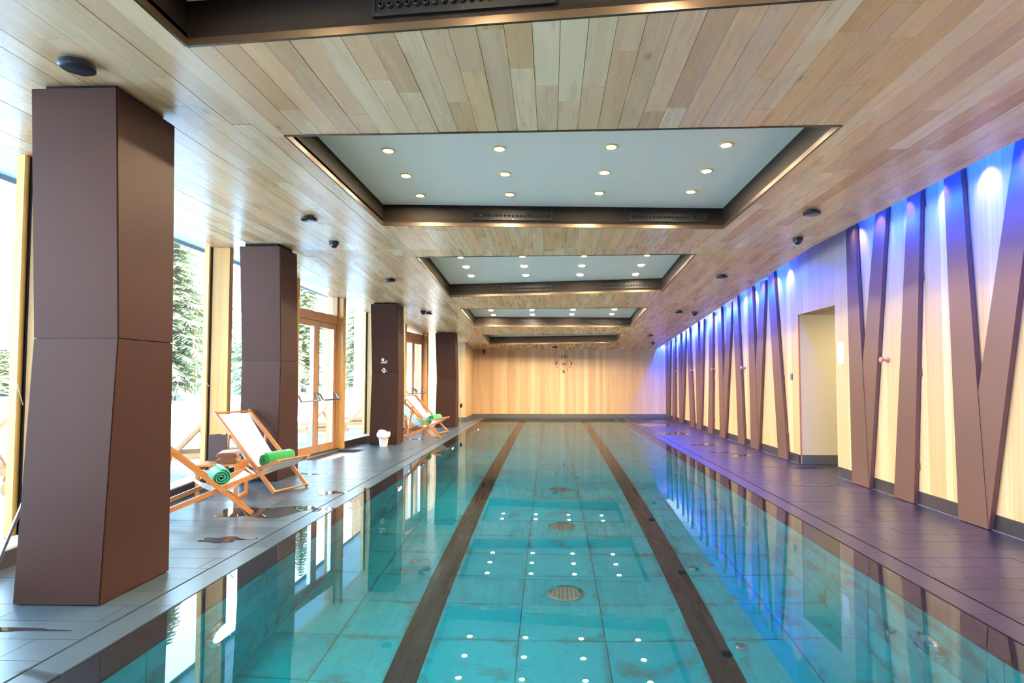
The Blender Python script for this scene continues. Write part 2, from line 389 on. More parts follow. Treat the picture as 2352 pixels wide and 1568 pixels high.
# sunken mat well
g = G(); lo = [(x, y, -.11) for x, y in MAT]; hi = [(x, y, 0) for x, y in MAT]
g.add(lo, [(0,1,2,3)])
mw = struct(g.build('mat_well_floor', 'skirting_stone'), 'sunken mat well in front of the glass doors')
for i in range(4):
    p, q_ = Vector((*MAT[i], 0)), Vector((*MAT[(i+1)%4], 0)); n_ = (q_-p).cross(Vector((0,0,1))).normalized()
    gg = G(); gg.hexa([p+Vector((0,0,-.11)), q_+Vector((0,0,-.11)), q_+n_*.03+Vector((0,0,-.11)), p+n_*.03+Vector((0,0,-.11))],
            [p+Vector((0,0,-.002)), q_+Vector((0,0,-.002)), q_+n_*.03+Vector((0,0,-.002)), p+n_*.03+Vector((0,0,-.002))])
    gg.build('well_side', 'skirting_stone', mw)

# ------------------------------------------------------------------ pool basin
g = G(); g.box(LX0-.02, LX1+.02, PY0, YB, DEPTH-.12, DEPTH-.008)
pf = struct(g.build('pool_floor', 'pool_grout'), 'pool bottom of turquoise stained tiles')
lanes = [(-1.075, -.865), (1.03, 1.245)]
cols = [(LX0, -1.55), (-1.55, -1.075), (-.865, -.235), (-.235, .395), (.395, 1.03), (1.245, 1.72), (1.72, LX1)]
TH = .54; y = PY0; rown = 0
while y < YB-.03:
    ye = min(y+TH, YB)
    for xa, xb in cols:
        g = G(); g.cr = random.random(); g.box(xa+.003, xb-.003, y+.003, ye-.003, DEPTH-.008, DEPTH+random.uniform(-.001,.001)); g.build('tile', 'pool_tile', pf, rnd=True)
    for xa, xb in lanes:
        g = G(); g.box(xa+.001, xb-.001, y+.001, ye-.001, DEPTH-.008, DEPTH+.001); g.build('lane_tile', 'lane_tile', pf)
    y = ye; rown += 1
for nm, x, sgn, xo in (('left', LX0, 1, PX0), ('right', LX1, -1, PX1)):
    a, b = sorted((x - sgn*.30, x - sgn*.012))
    pw = struct(G().box(a, b, PY0, YB, DEPTH, -.045).build('pool_wall_'+nm, 'pool_grout'), 'tiled long side wall of the pool')
    y = PY0; k = 0
    while y < YB-.03:
        ye = min(y+.62, YB); zz = -.05
        for zt, zb in ((-.05,-.35), (-.35,-.66), (-.66,-.98), (-.98,DEPTH)):
            g = G(); g.cr = random.random(); xx = sorted((x - sgn*.012, x + random.uniform(-.001,.001)))
            g.box(xx[0], xx[1], y+.003, ye-.003, zb+.003, zt-.003); g.build('tile', 'pool_tile', pw, rnd=True)
        xa, xb = sorted((xo+sgn*.006, x))
        g = G(); g.box(xa, xb, y+.001, ye-.001, -.05, -.012); g.build('ledge_tile', 'ledge_tile', pw)
        y = ye
struct(G().box(LX0-.3, LX1+.3, PY0-.3, PY0, DEPTH-.1, -.014).build('pool_wall_near', 'pool_tile'), 'near end wall of the pool')
struct(G().box(LX0-.3, LX1+.3, YB, YB+.3, DEPTH-.1, -.06).build('pool_wall_far', 'ledge_tile'), 'far end wall of the pool')  # dark wall and band added to imitate the skirting's dark reflection
struct(G().box(PX0, PX1, YB-.03, YB-.012, -.40, -.006).build('trim_6', 'ledge_tile'), 'dark tile band at the far water line')
g = G(); g.add([(PX0+.004,PY0,-.004),(PX1-.004,PY0,-.004),(PX1-.004,YB,-.004),(PX0+.004,YB,-.004)], [(0,1,2,3)])
wt = tag(g.build('pool_water', 'water'), 'calm clear water filling the long indoor pool', 'water'); wt['kind'] = 'stuff'
# round chrome drains in the pool floor
for k, y in enumerate((5.08, 6.85, 8.65)):
    r = empty('floor_drain', (.12, y, DEPTH+.001))
    G().lathe([(0,.012),(.13,.012),(.13,.0),(.150,.0),(.155,.018),(.125,.022),(.12,.014)], (.12,y,DEPTH+.001), n=28).build('ring', 'chrome', r, smooth=True)
    for a in range(6):
        x = .12 + (a-2.5)*.036; hw = sqrt(max(.0, .115**2-((a-2.5)*.036)**2))
        G().box(x-.008, x+.008, y-hw, y+hw, DEPTH+.012, DEPTH+.018).build('bar', 'steel', r)
    tag(r, ('nearest', 'middle', 'farthest')[k]+' round chrome drain in the turquoise pool floor', 'drain', 'pool floor drains')
# small water inlets set in the floor beside the right lane line
for k, (x, y) in enumerate(((1.34,4.26),(1.33,5.6),(1.50,5.68),(1.33,7.25),(1.50,7.7),(-1.32,5.73),(-1.22,5.75))):
    r = G().lathe([(.0,.008),(.018,.008),(.02,.014),(.035,.014),(.045,.006),(.045,0)], (x,y,DEPTH+.001), n=16).build('floor_inlet', 'steel', smooth=True)
    tag(r, ['single floor inlet in the near right corner of the pool', 'floor inlet next to the right lane line, near pair', 'floor inlet further right, near pair', 'floor inlet next to the right lane line, far pair', 'floor inlet further right, far pair', 'floor inlet left of the left lane line, outer of two', 'floor inlet left of the left lane line, inner of two'][k], 'inlet', 'pool floor inlets')
# underwater lamp in the right pool wall
for k, (side, x, y, lab) in enumerate(((-1, LX1, 3.52, 'round chrome underwater lamp in the right pool wall near the camera'), (1, LX0, 3.6, 'nearest glowing underwater lamp in the left pool wall'),
        (1, LX0, 7.8, 'second glowing underwater lamp in the left pool wall'), (1, LX0, 12.0, 'third glowing underwater lamp in the left pool wall'), (1, LX0, 16.2, 'farthest glowing underwater lamp in the left pool wall'))):
    r = empty('pool_lamp', (x, y, -.52)); ax = (side, 0, 0); o = (x, y, -.52)
    bz = G().lathe([(0,.0),(.155,.0),(.155,.012),(.145,.03),(.115,.038),(.10,.02)], o, ax, 32); bz = bz.build('bezel', 'chrome', r, smooth=True)
    if k == 0: G().lathe([(.10,.02),(.095,.03),(.07,.042),(.0,.048)], o, ax, 28).build('lens', 'steel', r, smooth=True)
    else: G().add([(x+side*.03, y+.10*cos(side*a*pi/6), -.52+.10*sin(side*a*pi/6)) for a in range(12)], [tuple(range(12))]).build('lens', 'lamp_pool', r)
    for a in range(6): G().lathe([(0,.044),(.007,.044),(.007,.036)], (x, y+.13*cos(a*pi/3), -.52+.13*sin(a*pi/3)), ax, 8).build('screw', 'steel', bz)
    tag(r, lab, 'lamp', 'underwater pool lamps')

# ------------------------------------------------------------------ walls
DY0, DY1, DZ = 8.27, 9.5, 2.37           # doorway in the right wall
TOPR = 3.62
rw = G(); rw.box(XW+.02, XW+.30, YN, DY0, -.3, TOPR); rw.box(XW+.02, XW+.30, DY1, YB+.3, -.3, TOPR); rw.box(XW+.02, XW+.30, DY0, DY1, DZ, TOPR)
wr = struct(rw.build('wall_right', 'wall_wood', rnd=True), 'pale larch wall behind the bronze fins')
y = 1.2
while y < YB-.01:
    wd = random.choice((.10,.13,.16,.19)); ye = min(y+wd, YB)
    if y < DY0 < ye: ye = DY0
    if y < DY1 < ye and y >= DY0: ye = DY1
    z0 = DZ if (y >= DY0-1e-6 and ye <= DY1+1e-6) else .14
    g = G(); g.cr = random.random(); g.box(XW, XW+.02, y+.0006, ye-.0006, z0, TOPR-.02); g.build('board', 'wall_wood', wr, rnd=True); y = ye
# skirting on the right
bb = struct(G().box(XW+.005, XW+.02, 1.2, DY0, .0, .14).box(XW+.005, XW+.02, DY1, YB, 0, .14).build('baseboard_right', 'grout'), 'stone skirting of the timber wall')
y = 1.2
while y < YB-.01:
    ye = min(y+.6, YB)
    for a, b in ((y, min(ye, DY0)), (max(y, DY1), ye)):
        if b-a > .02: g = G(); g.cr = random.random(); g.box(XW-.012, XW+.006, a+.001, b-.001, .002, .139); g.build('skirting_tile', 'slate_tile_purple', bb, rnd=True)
    y = ye
struct(G().box(XW-.022, XW-.012, 1.2, DY0, .0, .003).box(XW-.022, XW-.012, DY1, YB, 0, .003).build('trim_3', 'grout'), 'pale sealant line along the skirting')
# passage behind the doorway
pz = struct(G().box(XW+.022, 7.6, DY1-.006, DY1+.2, 0, DZ+.02).build('wall_passage_far', 'cream_plaster'), 'cream wall of the passage seen through the opening')
struct(G().box(XW+.30, 7.6, DY0-1.6, DY0-1.4, 0, 2.6).build('wall_passage_near', 'cream_plaster'))
struct(G().box(7.4, 7.6, DY0-1.6, DY1+.2, 0, 2.6).build('wall_passage_end', 'cream_plaster'))
struct(G().box(XW+.3, 7.6, DY0-1.6, DY1+.2, DZ+.0, 2.75).build('ceiling_passage', 'cream_plaster'))
struct(G().box(XW-.001, XW+.022, DY1-.012, DY1-.0005, .14, DZ).build('trim_4', 'peg_wood'), 'brown edge of the doorway')
struct(G().box(XW+.022, 7.4, DY1-.018, DY1-.006, 0, .14).build('baseboard_passage', 'skirting_stone'))
pl_ = empty('passage_lamp', (5.2, 8.6, DZ-.03)); G().lathe([(0,.0),(.14,.0),(.15,.01),(.15,.03)], (5.2,8.6,DZ-.03), n=24).build('shade', 'lamp_passage', pl_)  # lamp added to brighten the dark passage
tag(pl_, 'round ceiling lamp inside the passage behind the doorway', 'ceiling lamp')
# far wall
fb = G(); fb.box(-2.95, XW+.3, YB+.02, YB+.3, -.3, 2.75)
wb = struct(fb.build('wall_back', 'far_wall_wood', rnd=True), 'far end wall of vertical larch boards')
x = -2.70
while x < XW-.01:
    xe = min(x+random.choice((.11,.14,.17)), XW); g = G(); g.cr = random.random()
    g.box(x+.0007, xe-.0007, YB, YB+.02, .14, 2.60); g.build('board', 'far_wall_wood', wb, rnd=True); x = xe
struct(G().box(-2.7, XW, YB-.012, YB+.02, -.05, .14).build('baseboard_back', 'skirting_stone'), 'dark stone skirting of the far wall')
# jog of timber wall at the end of the window front
JY = 18.4
jg = struct(G().box(-3.6, -2.68, JY, YB+.3, -.3, 2.75).build('wall_jog', 'far_wall_wood', rnd=True), 'timber pier closing the end of the window front')
for xa, xb in ((-3.45,-3.2),(-3.2,-2.95),(-2.95,-2.68)):
    g = G(); g.cr = .9; g.box(xa+.001, xb-.001, JY-.02, JY, .14, 2.6); g.build('board', 'wall_wood', jg, rnd=True)
for k in range(9):
    ya = JY+k*.2; g = G(); g.cr = random.random()*.5; g.box(-2.68, -2.66, ya, ya+.198, .14, 2.6); g.build('board', 'far_wall_wood', jg, rnd=True)
struct(G().box(-3.45, -2.668, JY-.03, JY-.02, 0, .14).box(-2.68, -2.65, JY-.03, YB, 0, .14).build('baseboard_jog', 'skirting_stone'))
struct(G().box(-4.6, 7.6, YN-.3, YN, -.3, 3.7).build('wall_near', 'wall_wood', rnd=True), 'timber wall behind the camera')
struct(G().box(7.6, 7.8, YN-.3, YB+.3, -.3, 3.7).build('wall_outer', 'concrete'))
struct(G().box(-6.2, 7.8, YN-.3, YB+.6, 3.70, 4.1).build('roof', 'roof_dark'), 'flat roof slab')
sf = G(); n = 0
sfo = struct(G().box(-6.2, -3.0, YN-.3, YB+.6, 3.66, 3.70).build('soffit', 'soffit_board'), 'boarded soffit of the overhang outside')
struct(G().box(-6.24, -6.2, YN-.3, YB+.6, 3.6, 4.1).build('trim_5', 'grey_plastic'), 'edge fascia of the overhang')
# upstand closing the facade above the sloping ceiling
for i, (ya, yb_) in enumerate(((YN, KF), (KF, JY))):
    g = G(); a, b = fac(ya+1e-4), fac(yb_-1e-4); n_ = fac((ya+yb_)/2, 1)-fac((ya+yb_)/2)
    P = [a+n_*.20, b+n_*.20, b+n_*.30, a+n_*.30]
    g.hexa([(p.x, p.y, ceilz(p.y)+.02) for p in P], [(p.x, p.y, 3.68) for p in P])
    struct(g.build('facade_header', 'soffit_board'), 'header above the window front')

# ------------------------------------------------------------------ ceiling of staggered planks
COF = [((0.05,0.05),(3.03,2.65)), ((4.19,4.12),(6.72,6.98)), ((8.39,8.31),(11.27,10.82)), ((12.53,12.44),(14.99,15.20)), ((16.60,16.42),(18.88,18.48))]
CX0, CX1 = -1.95, 2.05
def edgeline(yl, yr): b = (yr-yl)/(CX1-CX0); return b, yl-b*CX0            # y = c + b x
RE = (-1, .0085, -3.466)                                                   # right edge of the ceiling: x <= 3.466+.0085y
LFA = (1, -A1, A0-.24); LFB = (1, -B1, B0-.24)
def up_poly(g, pl, z0, z1):
    g.hexa([(x, y, ceilz(y)+z0) for x, y in pl], [(x, y, ceilz(y)+z1) for x, y in pl])
slab = G()
def region_strips(xa, xb):
    "y intervals as polygons for a strip, coffers removed, split at the crease"
    out = []
    inside = xa > CX0-1e-4 and xb < CX1+1e-4
    cuts = []
    if inside:
        prev = None
        for (fl, fr), (bl, br) in COF:
            out.append((prev, edgeline(fl, fr))); prev = edgeline(bl, br)
        out.append((prev, None))
    else: out.append((None, None))
    polys = []
    for lo, hi in out:
        p = [(xa, YN), (xb, YN), (xb, YB+.02), (xa, YB+.02)]
        if lo: p = clip(p, -lo[0], 1, lo[1])
        if hi and len(p) > 2: p = clip(p, hi[0], -1, -hi[1])
        if len(p) > 2: polys.append(p)
    return polys
for xa, xb in ((-4.9, CX0), (CX0, CX1), (CX1, 3.75)):
    for p in region_strips(xa, xb):
        for L in (RE, LFA, LFB): p = clip(p, *L) if len(p) > 2 else p
        for half in ((0,-1,-KY), (0,1,KY)):
            h = clip(p, *half) if len(p) > 2 else []
            if len(h) > 2: up_poly(slab, h, .022, .07)
ceil = struct(slab.build('ceiling', 'roof_dark'), 'ceiling of staggered whitewashed oak planks with five recesses')
pl = []; WS = (CX1-CX0)/28; k0 = int(math.floor((-4.9-CX0)/WS))
for k in range(k0, 41):
    xa, xb = CX0+k*WS, CX0+(k+1)*WS
    for reg in region_strips(xa, xb):
        y = YN - random.random()*1.8
        while y < YB:
            L = random.choice((.5,.8,1.1,1.5,1.9,2.3)); ye = y+L
            for half in ((0,-1,-KY), (0,1,KY)):
                p = clip(reg, 0, 1, y+.001); p = clip(p, 0, -1, -ye+.001) if len(p) > 2 else p
                p = clip(p, *half) if len(p) > 2 else p
                p = clip(p, 1, 0, xa+.0013) if len(p) > 2 else p
                p = clip(p, -1, 0, -xb+.0013) if len(p) > 2 else p
                for Ln in (RE, LFA, LFB): p = clip(p, *Ln) if len(p) > 2 else p
                if len(p) > 2 and area(p) > .00005: pl.append(p)
            y = ye
def psize(p):
    xs = [q[0] for q in p]; ys = [q[1] for q in p]; ym = max(ys)
    if ym < 2.5: return 0
    return area(p)/max(2.6, sum(ys)/len(ys))**3
pl.sort(key=lambda p: -psize(p)); rest = G()
for i, p in enumerate(pl):
    g = G() if i < 300 else rest; g.cr = random.random(); up_poly(g, p, random.uniform(-.0015,.0015), .024)
    if i < 300: g.build('plank', 'ceiling_wood', ceil, rnd=True)
o = rest.build('plank_field', 'ceiling_wood', ceil, rnd=True); o['kind'] = 'stuff'
# ------------------------------------------------------------------ coffers
CD = .245
cname = ['recess overhead at the top edge of the picture', 'large nearest whole recess', 'second whole recess', 'third whole recess', 'farthest recess before the end wall']
for ci, ((fl, fr), (bl, br)) in enumerate(COF):
    zc = lambda y: ceilz(y)
    Pn = [Vector((CX0,fl,0)), Vector((CX1,fr,0)), Vector((CX1,br,0)), Vector((CX0,bl,0))]
    r = empty('ceiling_recess', ((CX0+CX1)/2, (fl+br)/2, ceilz((fl+br)/2)))
    at = lambda p, dz: Vector((p.x, p.y, ceilz(p.y)+dz))
    g = G(); g.hexa([at(p, CD) for p in Pn], [at(p, CD+.05) for p in Pn]); g.build('recess_top', 'coffer_plaster', r)
    for i in range(4):
        p, q_ = Pn[i], Pn[(i+1)%4]; n_ = (q_-p).cross(Vector((0,0,1))).normalized()
        g = G(); g.hexa([at(p,.005), at(q_,.005), at(q_,.026)+n_*.04, at(p,.026)+n_*.04], [at(p,CD+.03), at(q_,CD+.03), at(q_,CD+.03)+n_*.04, at(p,CD+.03)+n_*.04])
        sp = g.build('side_panel', 'coffer_panel', r)
        g = G(); d = (q_-p).normalized()
        g.hexa([at(p,-.006)-n_*.012+d*.012, at(q_,-.006)-n_*.012-d*.012, at(q_,-.006)+n_*.006, at(p,-.006)+n_*.006], [at(p,.035)-n_*.012+d*.012, at(q_,.035)-n_*.012-d*.012, at(q_,.035)+n_*.006, at(p,.035)+n_*.006])
        g.build('edge_trim', 'coffer_trim', r)
    tag(r, cname[ci].capitalize().replace('Large','Large')+' in the plank ceiling with grey-green top', 'ceiling recess', 'ceiling recesses')
    # downlights
    rows = (.92, 1.56, 2.2) if ci < 4 else (.92, 1.42)
    rn = ('front row', 'middle row', 'back row') if ci < 4 else ('front row', 'back row'); cn = ('leftmost', 'second from left', 'second from right', 'rightmost')
    for ri, ry in enumerate(rows):
        for k, lx in enumerate((-1.44,-.45,.53,1.52)):
            t = (lx-CX0)/(CX1-CX0); y = fl+(fr-fl)*t+ry; z = ceilz(y)+CD
            d = empty('downlight', (lx, y, z-.012))
            G().lathe([(.042,.001),(.056,.0),(.060,.004),(.060,.012)], (lx,y,z-.012), n=20).build('rim', 'lamp_rim', d, smooth=True)
            G().add([(lx+.0425*cos(-i*pi/6), y+.0425*sin(-i*pi/6), z-.009) for i in range(12)], [tuple(range(12))]).build('lens', 'lamp_warm' if ci < 3 else 'lamp_far', d)
            tag(d, 'warm round downlight, %s %s, in the %s' % (rn[ri], cn[k], ('overhead recess','nearest whole recess','second whole recess','third whole recess','farthest recess')[ci]), 'downlight', 'recessed ceiling downlights')
    # jet nozzle vents in the back panel
    if ci < 4:
        for k, (va, vb) in enumerate(((-.91,.03),(.935,1.87))):
            b_, c_ = edgeline(bl, br); zz = ceilz(c_+b_*(va+vb)/2)+.125
            pa, pb = Vector((va, c_+b_*va, zz)), Vector((vb, c_+b_*vb, zz)); d = (pb-pa).normalized(); nn = Vector((d.y, -d.x, 0)); up_ = Vector((0,0,1))
            v = empty('air_vent', (pa+pb)/2 + nn*.0)
            def slab_(a, b, t0, t1, h0, h1): return G().hexa([a+nn*t0+up_*h0, b+nn*t0+up_*h0, b+nn*t1+up_*h0, a+nn*t1+up_*h0], [a+nn*t0+up_*h1, b+nn*t0+up_*h1, b+nn*t1+up_*h1, a+nn*t1+up_*h1])
            plate = slab_(pa, pb, .0, .012, -.055, .055).build('plate', 'black_metal', v)
            slab_(pa, pb, .012, .022, .043, .056).build('frame_bar', 'black_metal', v); slab_(pa, pb, .012, .022, -.056, -.043).build('frame_bar', 'black_metal', v)
            slab_(pa, pa+d*.014, .012, .022, -.043, .043).build('frame_bar', 'black_metal', v); slab_(pb-d*.014, pb, .012, .022, -.043, .043).build('frame_bar', 'black_metal', v)
            nz = None
            for j in range(19):
                c = pa + (pb-pa)*((j+1)/20)
                if nz is None:
                    nz = G().lathe([(.017,.012),(.017,.018),(.013,.028),(.008,.032),(.006,.020),(0,.018)], (0,0,0), nn, 12).build('nozzle', 'nozzle_black', plate, local=True, smooth=True); o = nz
                else: o = nz.copy(); COL.objects.link(o)
                o.location = c - ORG[v]
            for j in (0,.5,1):
                for h in (-.04,.04): G().lathe([(0,.016),(.004,.016),(.004,.011)], pa+(pb-pa)*(.02+.96*j)+up_*h, nn, 8).build('screw', 'chrome', plate)
            tag(v, '%s black nozzle vent in the %s' % (('left','right')[k], cname[ci]), 'air vent', 'nozzle vents in the ceiling recesses')

# ------------------------------------------------------------------ light slot along the right wall
g = G()
for ya, yb_ in ((YN, 7.45), (9.75, YB)):
    n = int((yb_-ya)/1.0)+1
    for i in range(n):
        a, b = ya+(yb_-ya)*i/n, ya+(yb_-ya)*(i+1)/n
        xa, xb = 3.466+.0085*a+.02, 3.466+.0085*b+.02
        lo = [(xa, a, ceilz(a)+.09), (xa+.03, a, ceilz(a)+.09), (xb+.03, b, ceilz(b)+.09), (xb, b, ceilz(b)+.09)]
        g.hexa(lo, [(x, y, z+.012) for x, y, z in lo])
lip = G()  # lip added to keep blue light from falling straight down
for ya, yb_ in ((YN, 7.45), (9.75, YB)):
    for a, b in ((ya, min(yb_, KY)), (max(ya, KY), yb_)):
        if b-a < .1: continue
        xa, xb = 3.466+.0085*a, 3.466+.0085*b
        lo = [(xa-.02, a, ceilz(a)+.072), (xa+.022, a, ceilz(a)+.072), (xb+.022, b, ceilz(b)+.072), (xb-.02, b, ceilz(b)+.072)]
        lip.hexa(lo, [(x, y, z+.006) for x, y, z in lo])
struct(lip.build('trim_7', 'black_metal'), 'metal tray carrying the light strip in the wall slot')
tag(g.build('led_strip', 'led_blue'), 'blue light strip hidden in the slot above the timber wall', 'light strip')
rr = random.Random(3)
for y in [1.5+.55*i for i in range(35)]:
    if 7.6 < y < 9.7: continue
    L = bpy.data.lights.new('wall_washer', 'SPOT'); L.energy = K_SPOT; L.color = (1, .93, .82); L.spot_size = R(62); L.spot_blend = .7; L.shadow_soft_size = .02
    o = bpy.data.objects.new('wall_washer', L); COL.objects.link(o); o.location = (3.72, y, ceilz(y)+.20)
    o.rotation_euler = Vector((.24, 0, -.24)).to_track_quat('-Z', 'Y').to_euler()

# ================================================================== OBJECTS
# ------------------------------------------------------------------ window front
def fslab(g, y0, y1, o0, o1, z0, z1, top=None):
    "piece of the facade between y0,y1 along it, o0..o1 metres outwards"
    a = [fac(y0,o0), fac(y1,o0), fac(y1,o1), fac(y0,o1)]
    zt = [z1]*4 if z1 is not None else [ceilz(p.y)-.002 for p in a]
    return g.hexa([(p.x, p.y, z0) for p in a], [(p.x, p.y, z) for p, z in zip(a, zt)])
posts = [(1.15,'timber post beside the camera, outside the picture on the left'), (4.63,'tall timber post at the left edge, half hidden by the nearest column'),(7.87,'broad golden timber post between the nearest and second columns'),
         (9.66,'timber post on the near side of the first glass doors'),(11.35,'golden timber post on the far side of the first glass doors'),(12.95,'timber post just left of the column with the white signs'),
         (14.68,'timber post on the near side of the second glass doors'),(16.38,'timber post on the far side of the second glass doors'),(18.2,'last timber post beside the end pier')]
for y, lab in posts:
    hw = .06; p = fac(y); r = empty('timber_post', (p.x, p.y, 0))
    fslab(G(), y-hw, y+hw, .0, .215, 0, None).build('inner_post', 'post_wood', r)
    fslab(G(), y-.03, y+.03, .215, .262, 0, None).build('gasket', 'gasket', r)
    fslab(G(), y-hw, y+hw, .262, .325, 0, 3.65).build('outer_fin', 'post_wood', r)
    tag(r, lab, 'post', 'timber posts of the window front')
bays = [(YN,1.15,0),(1.15,4.63,0),(4.63,7.87,0),(7.87,9.66,0),(9.66,11.35,1),(11.35,12.95,0),(12.95,14.68,0),(14.68,16.38,1),(16.38,18.2,0)]
def ribbon(g, pts, y0, dy, z0, dz, wd, off):
    "flat print on the glass: pts in unit bay coordinates"
    P = [(y0+u*dy, z0+v*dz) for u, v in pts]
    for (ya, za), (yb_, zb) in zip(P[:-1], P[1:]):
        d = Vector((yb_-ya, zb-za)).normalized(); n = Vector((-d.y, d.x))*wd/2
        g.add([(*fac(ya+n.x, off).xy, za+n.y), (*fac(yb_+n.x, off).xy, zb+n.y), (*fac(yb_-n.x, off).xy, zb-n.y), (*fac(ya-n.x, off).xy, za-n.y)], [(0,1,2,3)])
rp_ = random.Random(11); wn = 0; dn = 0
for ya, yb_, door in bays:
    if not door:
        wn += 1; y0, y1 = ya+.06, yb_-.06; p = fac((ya+yb_)/2)
        wdw = struct(fslab(G(), y0, y1, .0, .30, 0, .125).build('window_%d' % wn, 'sill_dark'), 'full height fixed window with dark sill')
        fslab(G(), y0, y1, -.005, .215, .125, .14).build('sill_board', 'sill_top', wdw)
        ymid = [y0, KF, y1] if y0 < KF < y1 else [y0, y1]
        for a, b in zip(ymid[:-1], ymid[1:]):
            g = G(); e = 1e-4; g.add([(*fac(a+e,.232).xy,.12), (*fac(b-e,.232).xy,.12), (*fac(b-e,.232).xy,ceilz(b)), (*fac(a+e,.232).xy,ceilz(a))], [(0,1,2,3)]); g.build('pane', 'window_glass', wdw)
        fr = G()
        for s in (y0, y1-.05): fslab(fr, s, s+.05, .245, .30, .12, None)
        fr.build('window_frame', 'post_wood', wdw)
        g = G(); L = y1-y0
        if ya > 0:
            pts = [(0,.5)]; u = 0
            while u < 1: u += rp_.uniform(.05,.16); pts.append((min(u,1), rp_.choice((.2,.35,.5,.62,.8,1.0))*rp_.uniform(.8,1.1)))
            ribbon(g, pts, y0, L, .95, .55, .012, .228)
            ribbon(g, [(u, v*.96+.03) for u, v in pts], y0, L, .95, .55, .006, .228)
            for c in (.25, .62, .8):
                for j in range(9):
                    u = c+rp_.uniform(-.07,.07); ribbon(g, [(u, 0), (u, rp_.uniform(.15,.45))], y0, L, .95, .8, .005, .228)
            g.build('etched_drawing', 'etched_print', wdw)
    else:
        dn += 1; y0, y1 = ya+.06, yb_-.06
        dr = struct(fslab(G(), y0, y1, .10, .26, 2.40, 2.56).build('door_%d' % dn, 'door_wood'), 'glazed timber double doors with transom window')
        for s in (y0, y1-.055): fslab(G(), s, s+.055, .10, .26, 0, None).build('door_post', 'door_wood', dr)
        g = G(); g.add([(*fac(y0,.2).xy,2.56), (*fac(y1,.2).xy,2.56), (*fac(y1,.2).xy,ceilz(y1)), (*fac(y0,.2).xy,ceilz(y0))], [(0,1,2,3)]); g.build('transom_pane', 'window_glass', dr)
        fslab(G(), y0, y1, .05, .30, -.02, .012).build('threshold', 'gasket', dr)
        ym = (y0+y1)/2
        for a, b in ((y0+.057, ym-.001), (ym+.001, y1-.057)):
            lf = fslab(G(), a, a+.085, .12, .18, .012, 2.395); fslab(lf, b-.085, b, .12, .18, .012, 2.395); fslab(lf, a+.085, b-.085, .12, .18, .012, .15); fslab(lf, a+.085, b-.085, .12, .18, 2.29, 2.395)
            lf = lf.build('door_leaf', 'door_wood', dr)
            g = G(); g.add([(*fac(a+.085,.155).xy,.15), (*fac(b-.085,.155).xy,.15), (*fac(b-.085,.155).xy,2.29), (*fac(a+.085,.155).xy,2.29)], [(0,1,2,3)]); g.build('pane', 'window_glass', lf)
            eg = G(); ribbon(eg, [(0,.3),(.2,.6),(.35,.35),(.5,.9),(.62,.8),(.75,.3),(.9,.45),(1,.25)], a+.1, b-a-.2, 1.15, .42, .010, .152)
            for jj in range(7): uu = .15+.1*jj; ribbon(eg, [(uu, 0), (uu, .12+.1*((jj*37)%5)/5)], a+.1, b-a-.2, 1.0, .8, .005, .152)
            eg.build('etched_drawing', 'etched_print', lf)
            bd = G()
            for s in (a+.085, b-.097): fslab(bd, s, s+.012, .115, .185, .15, 2.29)
            bd.build('glazing_bead', 'steel', lf)
            h = G(); h.tube([fac(a+.05,.0,.96), fac(b-.05,.0,.96)], .016, 10)
            for s in (a+.05, b-.05): h.tube([fac(s,.0,.96), fac(s,.06,1.06), fac(s,.12,1.09)], [.018,.02,.02], 8)
            h.build('push_bar', 'steel', lf, smooth=True)
# ------------------------------------------------------------------ faceted bronze columns
def column(bot, mid, top, zm, zt, lab, sign=None):
    "each ring = x0,x1,y0,y1"
    r = empty('faceted_column', ((bot[0]+bot[1])/2, (bot[2]+bot[3])/2, 0))
    ring = lambda t, z: [Vector((t[0],t[2],z)), Vector((t[1],t[2],z)), Vector((t[1],t[3],z)), Vector((t[0],t[3],z))]
    g = G(); ins = lambda t: (t[0]+.012, t[1]-.012, t[2]+.012, t[3]-.012)
    g.hexa(ring(ins(bot), .002), ring(ins(mid), zm)); g.hexa(ring(ins(mid), zm), ring(ins(top), zt-.004)); g.build('core', 'dark_gap', r)
    g = G(); t = (top[0]+.05, top[1]-.05, top[2]+.05, top[3]-.05); g.hexa(ring(t, zt-.03), [Vector((v.x, v.y, ceilz(v.y)+.004)) for v in ring(t, 0)]); g.build('neck', 'coffer_panel', r)
    for lo, z0, hi, z1 in ((bot, .006, mid, zm-.003), (mid, zm+.003, top, zt)):
        A, B = ring(lo, z0), ring(hi, z1)
        for i in range(4):
            j = (i+1) % 4; a, b, c, d = A[i], A[j], B[j], B[i]; e = (b-a).normalized()*.007; e2 = (c-d).normalized()*.007
            n_ = (b-a).cross(d-a).normalized(); q4 = [a+e, b-e, c-e2, d+e2]
            g = G(); g.hexa([v-n_*.014 for v in q4], q4); g.build('panel', 'bronze_panel', r)
    tag(r, lab, 'column', 'faceted columns along the window front')
    return r
cols4 = [column((-3.213,-2.68,3.48,4.12), (-3.16,-2.628,3.50,4.02), (-3.125,-2.595,3.385,3.93), 1.595, 3.09, 'big bronze faceted column in the left foreground'),
         column((-4.125,-3.608,7.71,8.36), (-4.12,-3.59,7.73,8.26), (-4.09,-3.55,7.56,8.08), 1.585, 3.085, 'second bronze column, behind the deck chair'),
         column((-3.70,-3.135,11.94,12.49), (-3.665,-3.115,11.96,12.45), (-3.65,-3.105,11.78,12.28), 1.46, 2.86, 'third bronze column, carrying white pictograms'),
         column((-3.20,-2.643,16.25,16.85), (-3.165,-2.63,16.27,16.75), (-3.165,-2.632,16.02,16.5), 1.33, 2.595, 'farthest bronze column near the end wall')]
